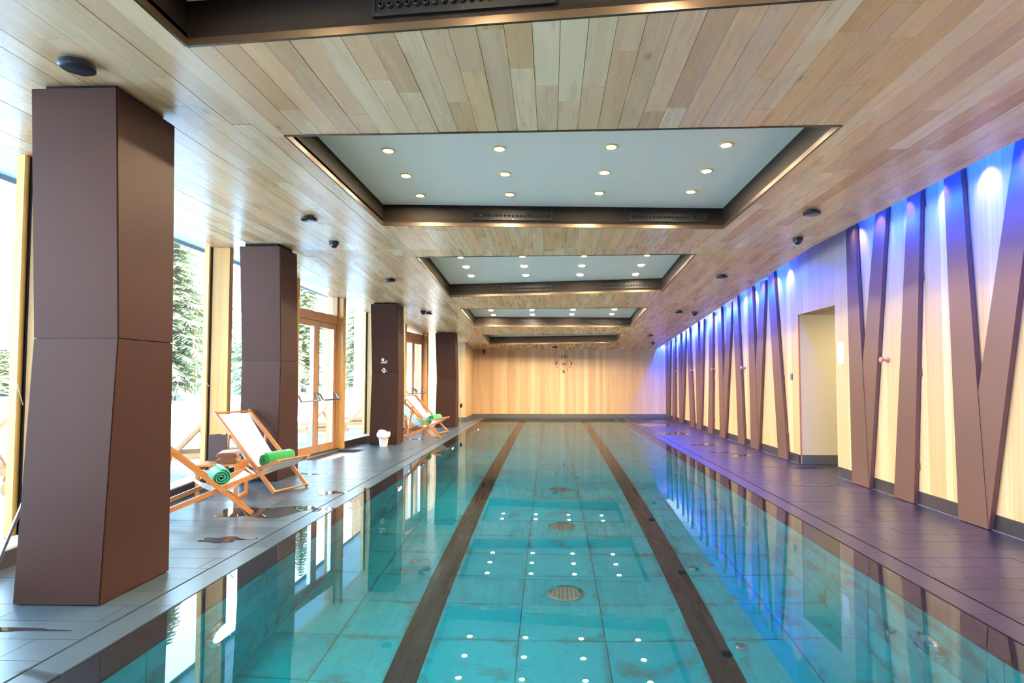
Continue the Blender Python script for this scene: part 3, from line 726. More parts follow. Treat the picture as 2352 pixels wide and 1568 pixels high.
def strokes(name, lines, o, ux, uz, wd, t, mt, parent):
    "flat strokes: 2-D polylines on a plane through o"
    g = G(); o, ux, uz = Vector(o), Vector(ux), Vector(uz); n = ux.cross(uz).normalized()
    for ln in lines:
        for (x0, y0), (x1, y1) in zip(ln[:-1], ln[1:]):
            p, q_ = o+ux*x0+uz*y0, o+ux*x1+uz*y1; d = (q_-p).normalized(); s = d.cross(n)*wd/2; e = d*wd*.35
            g.hexa([p-e-s, q_+e-s, q_+e+s, p-e+s], [p-e-s+n*t, q_+e-s+n*t, q_+e+s+n*t, p-e+s+n*t])
    return g.build(name, mt, parent)
c3 = cols4[2]
k = .00885                                                   # metres per picture pixel at this face
star = []
for a in range(8): star.append([(3.2*cos(a*pi/4), 3.2*sin(a*pi/4)), (1.2*cos(a*pi/4), 1.2*sin(a*pi/4))])
star = [[(x-2.6, y+5.6) for x, y in l] for l in star] + [[(-2.6+1.3*cos(a), 5.6+1.3*sin(a)) for a in [i*pi/4 for i in range(9)]]]
hand = [[(-6,-2.2),(-5.4,.4),(-3.6,.6),(-2.2,-.2),(1.6,-.2),(3.8,1.6),(4.6,2.9),(6.2,2.9),(6.8,1.4),(6.2,-.6),(3.6,-2.2),(-6,-2.2)]]
zc_ = 1.60
strokes('hand_pictogram', [[(x*k, y*k) for x, y in l] for l in star+hand], (-3.405, 11.924, 1.685), (1,0,0), (0,-.129,1), .0115, .004, 'print_white', c3)
arrow = [[(6.2,-1.5),(-1,-1.5),(-1,-2.0),(1,-3.8),(-.6,-5.6),(-5.8,0),(-.6,5.4),(1.2,3.6),(-1,1.8),(2.8,1.8)]]
strokes('arrow_pictogram', [[(x*k, y*k) for x, y in l] for l in arrow], (-3.405, 11.944, 1.515), (1,0,0), (0,-.129,1), .0115, .004, 'print_white', c3)
# ------------------------------------------------------------------ bronze fins on the right wall
FINS = [('V1',5.79,5.41,(5.86,5.62),(4.96,4.72)),('S1',6.86,6.49,(6.46,6.23)),('V2',7.78,7.37,(7.80,7.58),(7.09,6.86)),('S2',10.27,9.88,(10.64,10.34)),
        ('V3',11.64,11.21,(11.70,11.43),(11.0,10.74)),('S3',12.44,12.04,(12.66,12.36)),('V4',13.74,13.34,(13.81,13.53),(13.03,12.72)),('S4',14.8,14.38,(14.5,14.23)),
        ('V5',15.88,15.45,(15.94,15.66),(15.36,15.07)),('S5',16.66,16.22,(16.95,16.66)),('V6',18.0,17.57,(18.08,17.80),(17.38,17.10)),('S6',19.05,18.62,(18.86,18.56)),('V7',20.05,19.58,(20.1,19.82),(19.60,19.30))]
ordn = ['nearest','second','third','fourth','fifth','sixth','farthest']
def fin(yb0, yb1, yt0, yt1, lab, xo, br_=False):
    zt = ceilz(yb0)+.24; X = 3.905-xo
    r = empty('wall_fin', (X, (yb0+yb1)/2, 0))
    f = lambda x, t, i: Vector((x, [yb0,yb1][i]+([yt0,yt1][i]-[yb0,yb1][i])*t, .006+(zt-.006)*t))
    pan = G(); pan.hexa([f(X,0,0), f(X,0,1), f(X+.005,0,1), f(X+.005,0,0)], [f(X,1,0), f(X,1,1), f(X+.005,1,1), f(X+.005,1,0)]); pan.build('face_panel', 'fin_panel', r)
    for i, s in ((0,-1),(1,1)):
        g = G(); d = Vector((0, s*.004, 0))
        g.hexa([f(X+.005,0,i), f(X+.042,0,i), f(X+.042,0,i)+d, f(X+.005,0,i)+d], [f(X+.005,1,i), f(X+.042,1,i), f(X+.042,1,i)+d, f(X+.005,1,i)+d]); g.build('return_edge', 'fin_side', r)
    for t in ((.12,.42,.72,.95) if br_ else ()):
        p = f(X+.03, t, 1); G().box(p.x-.005, XW+.001, p.y-.010, p.y+.03, p.z-.04, p.z+.04).build('bracket', 'fin_side', r)
    tag(r, lab, 'wall fin', 'bronze fins on the timber wall')
vi = si = 0
for f_ in FINS:
    if f_[0][0] == 'V':
        fin(f_[1], f_[2], *f_[3], 'left arm of the %s bronze V on the timber wall' % ordn[vi], .006)
        fin(f_[1], f_[2], *f_[4], 'right arm of the %s bronze V on the timber wall' % ordn[vi], 0); vi += 1
    else:
        fin(f_[1], f_[2], *f_[3], '%s single bronze fin standing between two V shapes' % (['nearest','second','third','fourth','fifth','farthest'][si]), 0, True); si += 1
# ------------------------------------------------------------------ things on the walls
for k, y in enumerate((7.0, 12.07, 14.26, 16.42, 18.56)):
    r = G().lathe([(0,.0),(.026,.0),(.030,.008),(.026,.022),(.012,.034),(.010,.046),(.016,.060),(.032,.074),(.034,.086),(.028,.095),(0,.098)], (XW,y,1.57), (-1,0,0), 18).build('wall_peg', 'peg_wood', smooth=True)
    tag(r, '%s turned wooden peg on the timber wall' % ['nearest','second','third','fourth','farthest'][k], 'peg', 'wooden pegs on the timber wall')
r = G().box(XW-.012, XW, 8.03, 8.19, 1.545, 1.845).build('notice_board', 'white_paper'); tag(r, 'blank white notice panel right of the doorway', 'notice')
r = G().cbox(-.04,.04,-.045,.045,0,.012,.004); sw = empty('light_switch', (XW, 9.77, 1.38))
G().box(XW-.010, XW, 9.73, 9.81, 1.33, 1.43).build('plate', 'grey_plastic', sw); G().box(XW-.014, XW-.010, 9.745, 9.795, 1.35, 1.41).build('rocker', 'grey_plastic', sw)
tag(sw, 'small grey switch plate left of the doorway', 'switch')
# clock of separate digits on the far wall
ck = empty('wall_clock', (.443, YB, 1.60)); cx, cz = .443, 1.86
yk = YB-.004; ux, uz = (1,0,0), (0,0,1)
D = {'1':[[(-.5,.6),(0,1),(0,-1)],[(-.5,-1),(.5,-1)]], '2':[[(-.6,1),(.6,1),(.6,.1),(-.6,-.35),(-.6,-1),(.6,-1)]], '3':[[(-.6,1),(.6,1),(0,.15),(.6,.0),(.6,-1),(-.6,-1)]],
     '6':[[(.6,1),(-.2,1),(-.6,.4),(-.6,-1),(.6,-1),(.6,.0),(-.6,.0)]], '9':[[(-.6,-1),(.2,-1),(.6,-.4),(.6,1),(-.6,1),(-.6,0),(.6,0)]]}
def digit(ch, x, z, s): strokes('numeral', [[(a*s*.85, b*s) for a, b in l] for l in D[ch]], (x, yk, z), ux, uz, .022, .008, 'clock_brown', ck)
digit('1', cx-.05, cz+.25, .048); digit('2', cx+.045, cz+.25, .048); digit('3', cx+.255, cz+.015, .048); digit('6', cx, cz-.265, .048); digit('9', cx-.25, cz+.015, .048)
for h in (1,2,4,5,7,8,10,11):
    a = h*pi/6; r0, r1 = .215, .285
    strokes('hour_mark', [[(r0*sin(a), r0*cos(a)), (r1*sin(a), r1*cos(a))]], (cx, yk, cz), ux, uz, .016, .008, 'clock_brown', ck)
G().lathe([(0,.022),(.045,.022),(.052,.012),(.052,0)], (cx, YB, cz-.005), (0,-1,0), 22).build('hub', 'copper', ck, smooth=True)
strokes('hour_hand', [[(0,0),(.10,0)]], (cx, YB-.026, cz-.005), ux, uz, .018, .006, 'clock_brown', ck); strokes('minute_hand', [[(0,0),(.01,-.13)]], (cx, YB-.030, cz-.005), ux, uz, .011, .005, 'clock_brown', ck)
tag(ck, 'round wall clock of brown numerals fixed straight on the far wall', 'clock')
s_ = empty('wall_speaker', (-2.30, YB, 2.2)); G().box(-2.345,-2.255, YB-.09, YB, 2.2, 2.33).build('body', 'black_plastic', s_); G().lathe([(0,.0),(.02,.0),(.024,-.006)], (-2.30, YB-.0905, 2.25), (0,-1,0), 14).build('lens', 'chrome', s_)
tag(s_, 'small black box mounted high on the left of the far wall', 'wall device')
# ------------------------------------------------------------------ things under the ceiling
def disc(x, y, lab):
    z = ceilz(y); r = empty('ceiling_disc', (x, y, z-.05))
    G().lathe([(0,0),(.082,0),(.088,.004),(.088,.024),(.084,.028),(0,.028)], (x,y,z-.045), n=36).build('cover', 'black_plastic', r, smooth=True)
    G().lathe([(.045,0),(.045,.022)], (x,y,z-.018), n=18).build('stem', 'black_metal', r); tag(r, lab, 'ceiling speaker', 'black discs under the ceiling')
for k, (x, y) in enumerate(((-2.655,3.16),(-2.655,6.33),(-2.69,9.73),(-2.72,12.95))): disc(x, y, '%s black disc under the ceiling on the window side' % ['nearest','second','third','farthest'][k])
for k, (x, y) in enumerate(((2.77,6.24),(2.79,9.59),(2.80,12.87),(2.80,16.6))): disc(x, y, '%s black disc under the ceiling beside the timber wall' % ['nearest','second','third','farthest'][k])
disc(.14, 19.4, 'black disc under the ceiling in front of the far wall')
def dome(x, y, lab):
    z = ceilz(y); r = empty('dome_camera', (x, y, z-.09))
    G().lathe([(.05,.0),(.062,.006),(.062,.045),(0,.045)], (x,y,z-.045), n=24).build('base', 'black_plastic', r, smooth=True)
    G().lathe([(0,-.046),(.02,-.043),(.036,-.032),(.046,-.014),(.048,0)], (x,y,z-.043), n=24).build('dome', 'nozzle_black', r, smooth=True); tag(r, lab, 'camera', 'dome cameras under the ceiling')
for x, y, lab in ((-2.815,7.5,'small dome camera under the ceiling above the second column'), (-2.80,12.75,'small dome camera under the ceiling near the third column'), (3.13,7.46,'nearest dome camera beside the blue lit slot'), (3.17,12.98,'second dome camera beside the blue lit slot'), (3.17,18.3,'farthest dome camera beside the blue lit slot')): dome(x, y, lab)

# ------------------------------------------------------------------ deck chairs
def seatcurve(n=14):
    "sling from head bar to front bar, local x forward, z up"
    P = [(-.645,.905), (-.42,.63), (-.25,.43), (-.12,.305), (.02,.25), (.13,.27), (.24,.335), (.30,.378)]
    out = []
    for i in range(len(P)-1):
        p0, p1, p2, p3 = P[max(i-1,0)], P[i], P[i+1], P[min(i+2,len(P)-1)]
        for k in range(4):
            t = k/4; f = lambda a, b, c, d: .5*((2*b)+(-a+c)*t+(2*a-5*b+4*c-d)*t*t+(-a+3*b-3*c+d)*t**3)
            out.append((f(p0[0],p1[0],p2[0],p3[0]), f(p0[1],p1[1],p2[1],p3[1])))
    out.append(P[-1]); return out
def deck_chair(name):
    "origin on the floor under the middle of the front bar; faces +x; feet at x=.05"
    r = empty(name, (0,0,0)); W = .265
    for s in (-1, 1):
        y = s*W
        brl = G().beam((.30,y,.016), (-.68,y,.935), .026, .045, (0,0,1)).build('back_rail', 'chair_wood', r, local=True)
        y2 = s*(W-.03)
        srl = G().beam((.33,y2,.385), (-.66,y2,.030), .026, .045).build('seat_rail', 'chair_wood', r, local=True)
        y3 = s*(W+.026)
        G().beam((-.40,y3,.67), (-.50,y3,.085), .022, .035, (1,0,0)).build('prop', 'chair_wood', r, local=True)
        G().lathe([(0,0),(.007,0),(.007,.08),(0,.08)], (.065,y-s*.045,.262), (0,s,0), 10).build('pivot_bolt', 'steel', brl, local=True)
        for x in (-.50,-.40): G().tube([(x,y2,.10+(x+.5)*.36),(x-.012,y2,.145+(x+.5)*.36)], .006, 6).build('notch_pin', 'steel', srl, local=True)
    for nm, x, z, ww in (('head_bar',-.66,.925,W), ('front_bar',.325,.392,W+.01), ('foot_bar',.285,.03,W), ('rear_bar',-.65,.035,W-.03), ('prop_bar',-.50,.105,W+.03)):
        G().tube([(x,-ww,z),(x,ww,z)], .013, 10).build(nm, 'chair_wood', r, local=True, smooth=True)
    g = G(); C = seatcurve(); ys = [-.225,-.15,-.075,0,.075,.15,.225]; n = len(ys)
    vs = []
    for i, (x, z) in enumerate(C):
        t = i/(len(C)-1); sag = .012*sin(pi*t)
        for yy in ys: vs.append((x, yy, z - sag*(1-(yy/.225)**2)))
    fs = [(i*n+k, i*n+k+1, (i+1)*n+k+1, (i+1)*n+k) for i in range(len(C)-1) for k in range(n-1)]
    b = len(vs); vs2 = vs + [(x-.002, y, z-.004) for x, y, z in vs]
    fs2 = fs + [tuple(b+i for i in reversed(f)) for f in fs]
    for i in range(len(C)-1):
        for k in (0, n-1): fs2.append((i*n+k, (i+1)*n+k, b+(i+1)*n+k, b+i*n+k))
    g.add(vs2, fs2); g.build('sling', 'sling', r, local=True, smooth=True)
    return r
def towel_roll(name, mt, L=.30, rad=.075):
    "rolled towel lying along local y, origin at its underside"
    g = G(); n = 40; prof = []
    sp = []; turns = 3.2
    for i in range(n*3+1):
        a = i/(n*3)*turns*2*pi; rr_ = .012+(rad-.012)*(i/(n*3)); sp.append((rr_*cos(a), rr_*sin(a)*.92+rad*.92))
    th = .011; vs = []
    for j, (ys) in enumerate((-L/2, -L/2+.012, 0, L/2-.012, L/2)):
        sq = 1 if j in (1,2,3) else .97
        for i, (x, z) in enumerate(sp): vs.append((x*sq, ys + .004*sin(i*.5), (z-rad*.92)*sq+rad*.92))
    m_ = len(sp)
    fs = [(j*m_+i, j*m_+i+1, (j+1)*m_+i+1, (j+1)*m_+i) for j in range(4) for i in range(m_-1)]
    g.add(vs, fs)
    # thickness of the cloth at both ends: dark inner core
    o = g.build(name, mt, None, local=True, smooth=True)
    md = o.modifiers.new('thickness', 'SOLIDIFY'); md.thickness = .012; md.offset = 0
    return o
def place(o, x, y, z, rz): o.location = (x, y, z); o.rotation_euler = (0, 0, rz); return o
proto = deck_chair('deck_chair')
angB = R(-19); angA = math.atan2(.60, .80)
GR = 'deck chairs beside the pool'
def fpos(cx, cy, ang): return (cx - .30*cos(ang), cy - .30*sin(ang))
spots = [(-3.13,7.08,angB,'deck chair with white sling in front of the second column'), (-3.13,6.04,angA,'deck chair partly hidden by the big foreground column'),
         (-2.65,14.44,angB,'deck chair with white sling in front of the farthest column'), (-2.66,13.52,angA,'deck chair just behind the column with pictograms')]
for i, (x, y, a, lab) in enumerate(spots):
    o = proto if i == 0 else copy_tree(proto)
    px, py = fpos(x, y, a); place(o, px, py, 0, a); tag(o, lab, 'deck chair', GR)
tw = [('towel_green', 0, .10, 'rolled green towel on the deck chair before the second column'), ('towel_teal', 1, .06, 'rolled green towel on the deck chair behind the foreground column'),
      ('towel_green', 2, .10, 'rolled green towel on the deck chair before the farthest column'), ('towel_teal', 3, .06, 'rolled green towel on the deck chair behind the pictogram column')]
for mt, i, lx, lab in tw:
    x, y, a, _ = spots[i]; px, py = fpos(x, y, a); t_ = towel_roll('rolled_towel', M[mt], .42, .088)
    place(t_, px+cos(a)*lx, py+sin(a)*lx, .305, a); t_.rotation_euler = (0, R(-22), a); tag(t_, lab, 'towel', 'rolled towels on the deck chairs')
# embroidered mark on the near green towel
for t_ in [o for o in bpy.data.objects if o.name.startswith('rolled_towel') and o.data.materials[0].name == 'towel_green']:
    r_ = .0965; a_ = R(42); n_ = Vector((cos(a_), 0, sin(a_)*.92)); o_ = Vector((r_*cos(a_), .125, r_*sin(a_)*.92+.081)); u_ = Vector((-sin(a_), 0, cos(a_)))
    strokes('embroidery', [[(-.02,.006),(-.012,.014),(-.005,.006),(.004,.014),(.018,.012)], [(-.03,-.012),(.03,-.012)]], o_, Vector((0,1,0)), u_, .0035, .0015, 'print_white', t_)
# ------------------------------------------------------------------ side tables
def side_table(loc, rz, lab):
    r = empty('side_table', loc, rz); h = .40; s = .215
    for k in range(5):
        y0 = -s+k*(2*s/5); G().box(-s, s, y0+.003, y0+2*s/5-.003, h-.022, h).build('slat', 'chair_wood', r, local=True)
    for sx_ in (-1,1):
        for sy_ in (-1,1): G().box(sx_*s-.018*(1+sx_), sx_*s+.018*(1-sx_), sy_*s-.018*(1+sy_), sy_*s+.018*(1-sy_), 0, h-.022).build('leg', 'chair_wood', r, local=True)
        G().box(sx_*s-.018*(1+sx_), sx_*s+.018*(1-sx_), -s+.036, s-.036, .0, .03).build('floor_rail', 'chair_wood', r, local=True)
        G().box(sx_*s-.018*(1+sx_), sx_*s+.018*(1-sx_), -s+.036, s-.036, h-.07, h-.022).build('apron', 'chair_wood', r, local=True)
    return tag(r, lab, 'table', 'low side tables between the deck chairs')
side_table((-3.74,6.66,0), R(12), 'low wooden side table between the two near deck chairs')
side_table((-3.24,13.99,0), R(12), 'low wooden side table between the two far deck chairs')
# folded brown blanket
g = G()
for k in range(3):
    z0 = k*.042; n = 10; prof = [(.115*cos(a)*1.0, .021+.021*sin(a)) for a in [2*pi*i/16 for i in range(16)]]
bl = empty('folded_blanket', (-3.66,6.63,.40), R(20))
for k in range(2):
    g = G(); z0 = k*.062; vs = []; n = 18
    for yy, sc_ in ((-.165,.86),(-.155,1),(0,1.02),(.155,1),(.165,.86)):
        for i in range(n):
            a = 2*pi*i/n; ca, sa = cos(a), sin(a); x = .105*abs(ca)**.6*(1 if ca > 0 else -1); z = .032*abs(sa)**.7*(1 if sa > 0 else -1)
            vs.append((x*sc_, yy, z0+.033+z*sc_))
    fs = [(j*n+i, j*n+(i+1)%n, (j+1)*n+(i+1)%n, (j+1)*n+i) for j in range(4) for i in range(n)] + [tuple(range(n-1,-1,-1)), tuple(range(4*n,5*n))]
    g.add(vs, fs); g.build('fold', 'towel_brown', bl, local=True, smooth=True)
tag(bl, 'folded brown towel on the near side table', 'towel')
mb = empty('menu_stand', (-3.86,6.76,.40), R(14))
G().box(-.10,.10,-.004,.0,0,.30).build('front_cover', 'leather_brown', mb, local=True)
g = G(); g.hexa([(-.10,.0,0),(-.096,.0,0),(.0,.10,0),(-.004,.10,0)], [(-.10,.0,.30),(-.096,.0,.30),(.0,.10,.30),(-.004,.10,.30)]); g.build('back_cover', 'leather_brown', mb, local=True)
tag(mb, 'dark brown folded menu standing upright on the side table', 'menu')
# ------------------------------------------------------------------ waste bin
bn = empty('waste_bin', (-3.33,11.68,0))
G().lathe([(0,.003),(.068,.003),(.072,.0),(.078,.02),(.108,.27),(.112,.275),(.106,.277),(.078,.02)], (-3.33,11.68,0), n=28).build('bucket', 'bin_plastic', bn, smooth=True)
g = G(); n = 36; vs = []; rb = random.Random(5)
jit = [rb.uniform(-.008,.010) for _ in range(n)]; dr_ = [rb.uniform(-.025,.02) for _ in range(n)]
for rr_, z, jj in ((.100,.245,0),(.107,.283,.4),(.113,.286,.5),(.124,.262,1),(.126,.225,1.2),(.116,.19,.8)):
    for i in range(n): vs.append((-3.33+(rr_+jit[i]*jj)*cos(2*pi*i/n), 11.68+(rr_+jit[i]*jj)*sin(2*pi*i/n), z+dr_[i]*jj*.8))
g.add(vs, [(j*n+i, j*n+(i+1)%n, (j+1)*n+(i+1)%n, (j+1)*n+i) for j in range(5) for i in range(n)]); g.build('bin_bag', 'bag_film', bn, smooth=True)
lid = G().lathe([(0,0),(.09,0),(.095,.006),(.09,.012),(0,.012)], (-3.345,11.68,.285), (.25,-.25,1), 24).build('lid', 'bin_plastic', bn, smooth=True)
tag(bn, 'white waste bin with bag at the foot of the pictogram column', 'bin')
# ------------------------------------------------------------------ poles leaning at the window front
pA = Vector((-3.52,3.62,.006)); pB = Vector((-3.42,4.05,1.15))
po = empty('cleaning_pole', pA); G().tube([pA, pA+(pB-pA)*.98], .011, 12).build('shaft', 'steel', po, smooth=True); G().tube([pA+(pB-pA)*.88, pB], .014, 12).build('grip', 'black_plastic', po, smooth=True)
tag(po, 'thin metal pole leaning at the window left of the foreground column', 'pole')
p2 = Vector((-2.60,16.93,.006)); p3 = Vector((-2.66,17.12,.78)); pp = empty('leaning_stick', p2)
G().tube([p2, p3], .011, 10).build('shaft', 'chair_wood', pp, smooth=True); G().lathe([(0,-.07),(.03,-.05),(.042,0),(.03,.05),(0,.07)], p2+(p3-p2)*.72+Vector((.035,0,0)), (.2,0,1), 16).build('grip', 'black_plastic', pp, smooth=True)
tag(pp, 'short wooden stick with black grip beside the farthest column', 'stick')
# ------------------------------------------------------------------ puddles on the deck
def puddle(cx, cy, rx, ry, seed, lab):
    rb = random.Random(seed); n = 40; ph = [rb.uniform(0, 6.28) for _ in range(5)]; am = [rb.uniform(.05,.2) for _ in range(5)]
    P = []
    for i in range(n):
        a = 2*pi*i/n; r = 1+sum(am[k]*sin((k+2)*a+ph[k]) for k in range(5)); P.append((cx+rx*r*cos(a), cy+ry*r*sin(a)))
    g = G(); g.hexa([(x, y, .0003) for x, y in P], [(cx+(x-cx)*.985, cy+(y-cy)*.985, .0018) for x, y in P])
    tag(g.build('puddle', 'puddle_water'), lab, 'puddle', 'puddles on the pool deck')
puddle(-2.92,5.95,.42,.26,1,'large puddle under the nearest deck chair'); puddle(-2.75,4.92,.20,.09,2,'narrow puddle beside the foreground column'); puddle(-2.62,6.95,.14,.12,4,'small puddle at the foot of the deck chair before the second column')
puddle(-2.95,3.15,.30,.022,3,'thin streak of water in front of the foreground column'); puddle(-3.0,13.1,.22,.10,6,'small puddle behind the pictogram column')
for k, (x, y, a, b) in enumerate(((3.1,12.2,.35,.14),(2.95,14.6,.4,.35),(3.0,17.2,.5,.55),(3.2,10.9,.3,.06),(3.35,7.6,.28,.045),(2.85,18.8,.35,.5),(2.95,5.7,.05,.05))):
    puddle(x, y, a, b, 20+k, ['wide puddle along the purple deck, middle','puddle on the purple deck before the third fins','large puddle on the purple deck towards the far end','thin puddle on the purple deck left of the doorway','thin puddle on the purple deck right of the doorway','puddle on the purple deck in the far corner','tiny drop on the purple deck in front of the nearest V'][k])

# ================================================================== OUTSIDE
g = G(); nx, ny = 44, 50; vs = []; rs = random.Random(9)
for j in range(ny+1):
    for i in range(nx+1):
        x = -4.6-55*(i/nx)**1.5; y = -25+90*j/ny
        d = max(0, -8.6-x); z = -.30 + min(1.1, d*.10)*(1 if d > 0 else 0) + (rs.uniform(-.05,.05) if d > .3 else 0) + max(0, d-14)*.10
        vs.append((x, y, z))
g.add(vs, [(j*(nx+1)+i+1, j*(nx+1)+i, (j+1)*(nx+1)+i, (j+1)*(nx+1)+i+1) for j in range(ny) for i in range(nx)])
sn = g.build('snow_ground', 'snow', smooth=True); sn['kind'] = 'structure'; sn['label'] = 'snow covered garden outside'
dk = struct(G().box(-8.4,-3.0,-4,JY+.6,-.25,-.06).build('terrace', 'concrete'), 'timber terrace outside the windows')
y = -3.9; k = 0
while y < JY+.4:
    g = G(); g.cr = random.random(); xe = fac(y+.07, .33).x if y < JY else -4
    g.box(-8.4, xe, y+.003, y+.137, -.06, -.03); g.build('plank', 'deck_wood', dk, rnd=True); y += .14
# sun loungers outside
def lounger(name):
    r = empty(name, (0,0,0))
    for s in (-1,1): G().box(-.98,.98, s*.33-.02, s*.33+.02, .24,.32).build('side_rail', 'lounger_wood', r, local=True)
    for x in (-.97,.0,.96): G().box(x-.02,x+.02,-.31,.31,.25,.31).build('cross_rail', 'lounger_wood', r, local=True)
    for x in (.80,): 
        for s in (-1,1): G().box(x-.03,x+.03,s*.30-.025,s*.30+.025,0,.24).build('leg', 'lounger_wood', r, local=True)
    for s in (-1,1): G().lathe([(0,-.02),(.09,-.02),(.10,-.01),(.10,.01),(.09,.02),(0,.02)], (-.70,s*.39,.10), (0,1,0), 20).build('wheel', 'lounger_wood', r, local=True, smooth=True)
    G().tube([(-.70,-.41,.10),(-.70,.41,.10)], .012, 8).build('axle', 'steel', r, local=True)
    for x in (-.70,):
        for s in (-1,1): G().box(x-.025,x+.025,s*.31-.02,s*.31+.02,.06,.25).build('wheel_strut', 'lounger_wood', r, local=True)
    b = Vector((-.15,0,.33)); t = Vector((-.72,0,.98))
    for s in (-1,1): G().beam(b+Vector((0,s*.29,0)), t+Vector((0,s*.29,0)), .04, .05).build('back_rail', 'lounger_wood', r, local=True)
    G().tube([t+Vector((0,-.29,0)), t+Vector((0,.29,0))], .018, 10).build('head_bar', 'lounger_wood', r, local=True)
    for s in (-1,1): G().beam((-.62,s*.25,.32), (-.45,s*.25,.67), .02, .03).build('back_strut', 'lounger_wood', r, local=True)
    g = G(); g.hexa([b+Vector((.0,-.27,.02)), b+Vector((0,.27,.02)), t+Vector((0,.27,0)), t+Vector((0,-.27,0))], [b+Vector((.01,-.27,.03)), b+Vector((.01,.27,.03)), t+Vector((.01,.27,.01)), t+Vector((.01,-.27,.01))]); g.build('back_sling', 'sling', r, local=True)
    G().box(-.12,.95,-.30,.30,.315,.335).build('seat_sling', 'sling', r, local=True)
    return r
lp = lounger('sun_lounger'); LG = 'sun loungers on the terrace'
for i, (x, y, a, lab) in enumerate(((-5.55,8.35,R(205),'sun lounger outside the window behind the near deck chair'),(-7.1,6.6,R(222),'sun lounger outside seen just right of the foreground column'),(-5.4,12.6,R(200),'sun lounger outside seen through the left leaf of the first glass doors'),
                               (-5.15,14.6,R(197),'sun lounger outside seen through the right leaf of the first glass doors'),(-5.0,16.6,R(196),'sun lounger outside between the glass doors and the pictogram column'),(-6.3,4.9,R(200),'sun lounger outside at the left picture edge'))):
    o = lp if i == 0 else copy_tree(lp); place(o, x, y, -.03, a); tag(o, lab, 'lounger', LG)
# trees
def conifer(name, h, w, seed, matn='conifer'):
    rb = random.Random(seed); r = empty(name, (0,0,0))
    G().tube([(0,0,-.3),(0,0,h*.5),(0,0,h*.97)], [.16*h/10,.11*h/10,.015], 8).build('trunk', 'bark', r, local=True)
    g = G(); z = h*.05
    while z < h*.98:
        t = z/h; L = w*(1-t)**.75*(1 if t > .12 else .8)+.12; nb = 12 if t < .7 else 8; a0 = rb.uniform(0,6.28)
        for k in range(nb):
            a = a0+2*pi*k/nb+rb.uniform(-.25,.25); l = L*rb.uniform(.7,1.12); dp = rb.uniform(.25,.5)*l
            u = Vector((cos(a), sin(a), 0)); v = Vector((-sin(a), cos(a), 0)); ns = 11
            pts = [Vector((0,0,z))+u*l*(j/ns) + Vector((0,0,-dp*(j/ns)**1.4+.12*l*(j/ns))) for j in range(ns+1)]
            for j in range(1, ns+1):
                ww = l*.22*(1-.6*(j-1)/ns)*(.6+.8*rb.random())+.03
                for s in (-1,1):
                    tip = pts[j]+v*s*ww+Vector((0,0,-ww*rb.uniform(.25,.7)))+u*ww*.5
                    g.add([pts[j-1], pts[j], tip+u*.02, tip-u*.035*l], [(0,1,2,3)])
        z += h*.019*(1.25-t*.5)
    g.build('foliage', matn, r, local=True); return r
def bare(name, h, seed):
    rb = random.Random(seed); r = empty(name, (0,0,0)); G().tube([(0,0,-.3),(.05,0,h*.5),(0,.05,h)], [.09,.06,.008], 7).build('trunk', 'bare_twig', r, local=True)
    g = G()
    for k in range(110):
        z = h*(.12+.86*rb.random()); a = rb.uniform(0,6.28); l = (1-z/h)*h*.22*rb.uniform(.5,1)+.25; u = Vector((cos(a), sin(a), 0))
        p0 = Vector((0,0,z)); p1 = p0+u*l*.5+Vector((0,0,.06*l)); p2 = p0+u*l+Vector((0,0,-.10*l)); g.tube([p0,p1,p2], [.022,.014,.004], 4, False)
        for j in range(4):
            q0 = p0+(p2-p0)*rb.uniform(.3,.95); q1 = q0+Vector((rb.uniform(-.3,.3), rb.uniform(-.3,.3), rb.uniform(-.35,.1)))*l*.6; g.tube([q0,q1], [.010,.003], 3, False)
    g.build('branches', 'bare_twig', r, local=True); return r
cA = conifer('conifer', 11, 2.3, 1); cB = conifer('conifer', 9, 2.6, 2); cC = conifer('conifer', 13, 2.5, 3, 'conifer'); cS = conifer('young_conifer', 2.0, .8, 5)
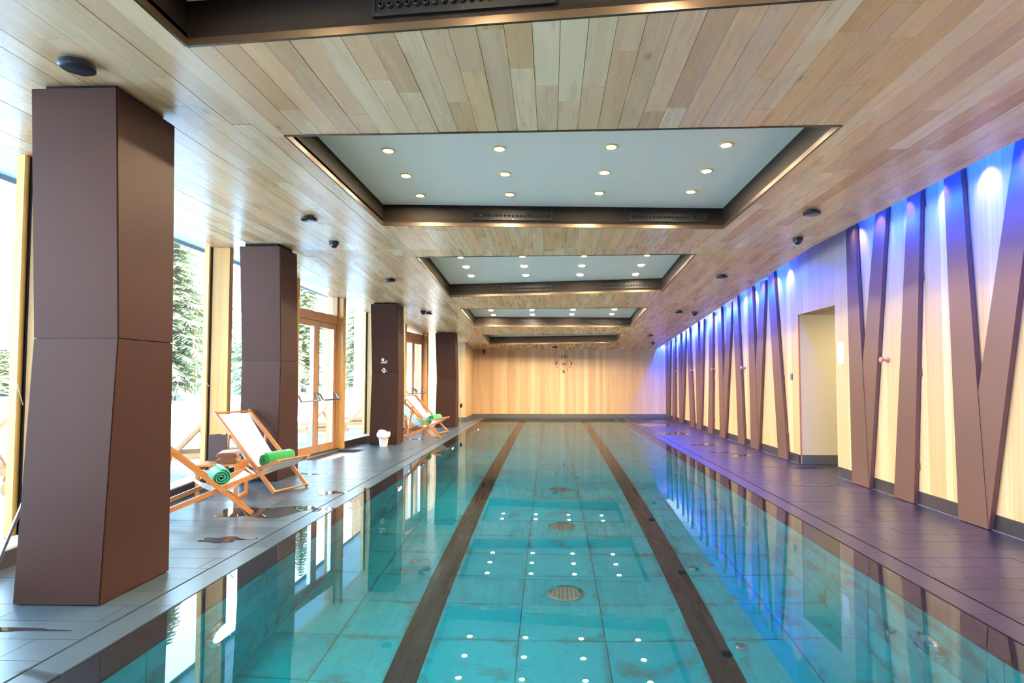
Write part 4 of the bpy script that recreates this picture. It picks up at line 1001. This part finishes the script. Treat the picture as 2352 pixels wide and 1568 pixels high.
TS = [(cA,-16,24.5,.85),(cB,-15.4,31.4,.85),(cC,-16.2,38.2,.85),(cA,-15,46,.95),(cC,-22.6,32.2,.85),(cB,-23,39.4,.95),(cA,-22.6,47.6,1.0),(cC,-30.6,44,1.0)]
seen = set(); nth = ['first','second','third','fourth','fifth','sixth','seventh','eighth','ninth','tenth','eleventh','twelfth']
for i, (p, x, y, s) in enumerate(TS):
    if p.name in seen: o = copy_tree(p)
    else: o = p; seen.add(p.name)
    d = max(0, -8.6-x); o.location = (x, y, -.2+min(1.1, d*.1)); o.rotation_euler = (0,0,i*1.3); o.scale = (s, s, s)
    tag(o, '%s dark green conifer outside, counted from the left behind the windows' % nth[sorted(range(len(TS)), key=lambda j: TS[j][1]/TS[j][2]).index(i)], 'tree', 'conifers behind the terrace')
b0 = bare('bare_larch', 7.5, 4)
for i, (x, y, s) in enumerate(((-24,25.5,1.0),(-30,28.5,1.2),(-33,33,1.0))):
    o = b0 if i == 0 else copy_tree(b0); o.location = (x, y, 1.2); o.scale = (s,s,s); o.rotation_euler = (0,0,i*2.)
    tag(o, ['slender leafless larch in the white sky at the left edge','taller leafless larch at the far left','leafless larch in front of the conifers'][i], 'tree', 'leafless larches')
for i, (x, y, s) in enumerate(((-19.5,20.4,.8),(-18.2,20.6,.7))):
    o = cS if i == 0 else copy_tree(cS); o.location = (x, y, .85); o.scale = (s,s,s); tag(o, ['left small round conifer in the snow at the left edge','right small round conifer in the snow at the left edge'][i], 'shrub', 'young conifers in the snow')
# timber clad neighbouring wing beyond the far windows
bw = empty('timber_building', (-7.5,25,0)); G().box(-8.2,-3.2,24.3,28,-.3,6.5).build('wall', 'larch_cladding', bw, rnd=True)
x = -8.2
while x < -3.25:
    g = G(); g.cr = random.random(); g.box(x+.004, x+.196, 24.26, 24.3, -.2, 6.4); g.build('board', 'larch_cladding', bw, rnd=True); x += .2
G().box(-6.1,-5.0,24.24,24.27,1.6,3.0).build('window', 'window_glass', bw)
tag(bw, 'orange timber clad building wing seen through the far windows', 'building')
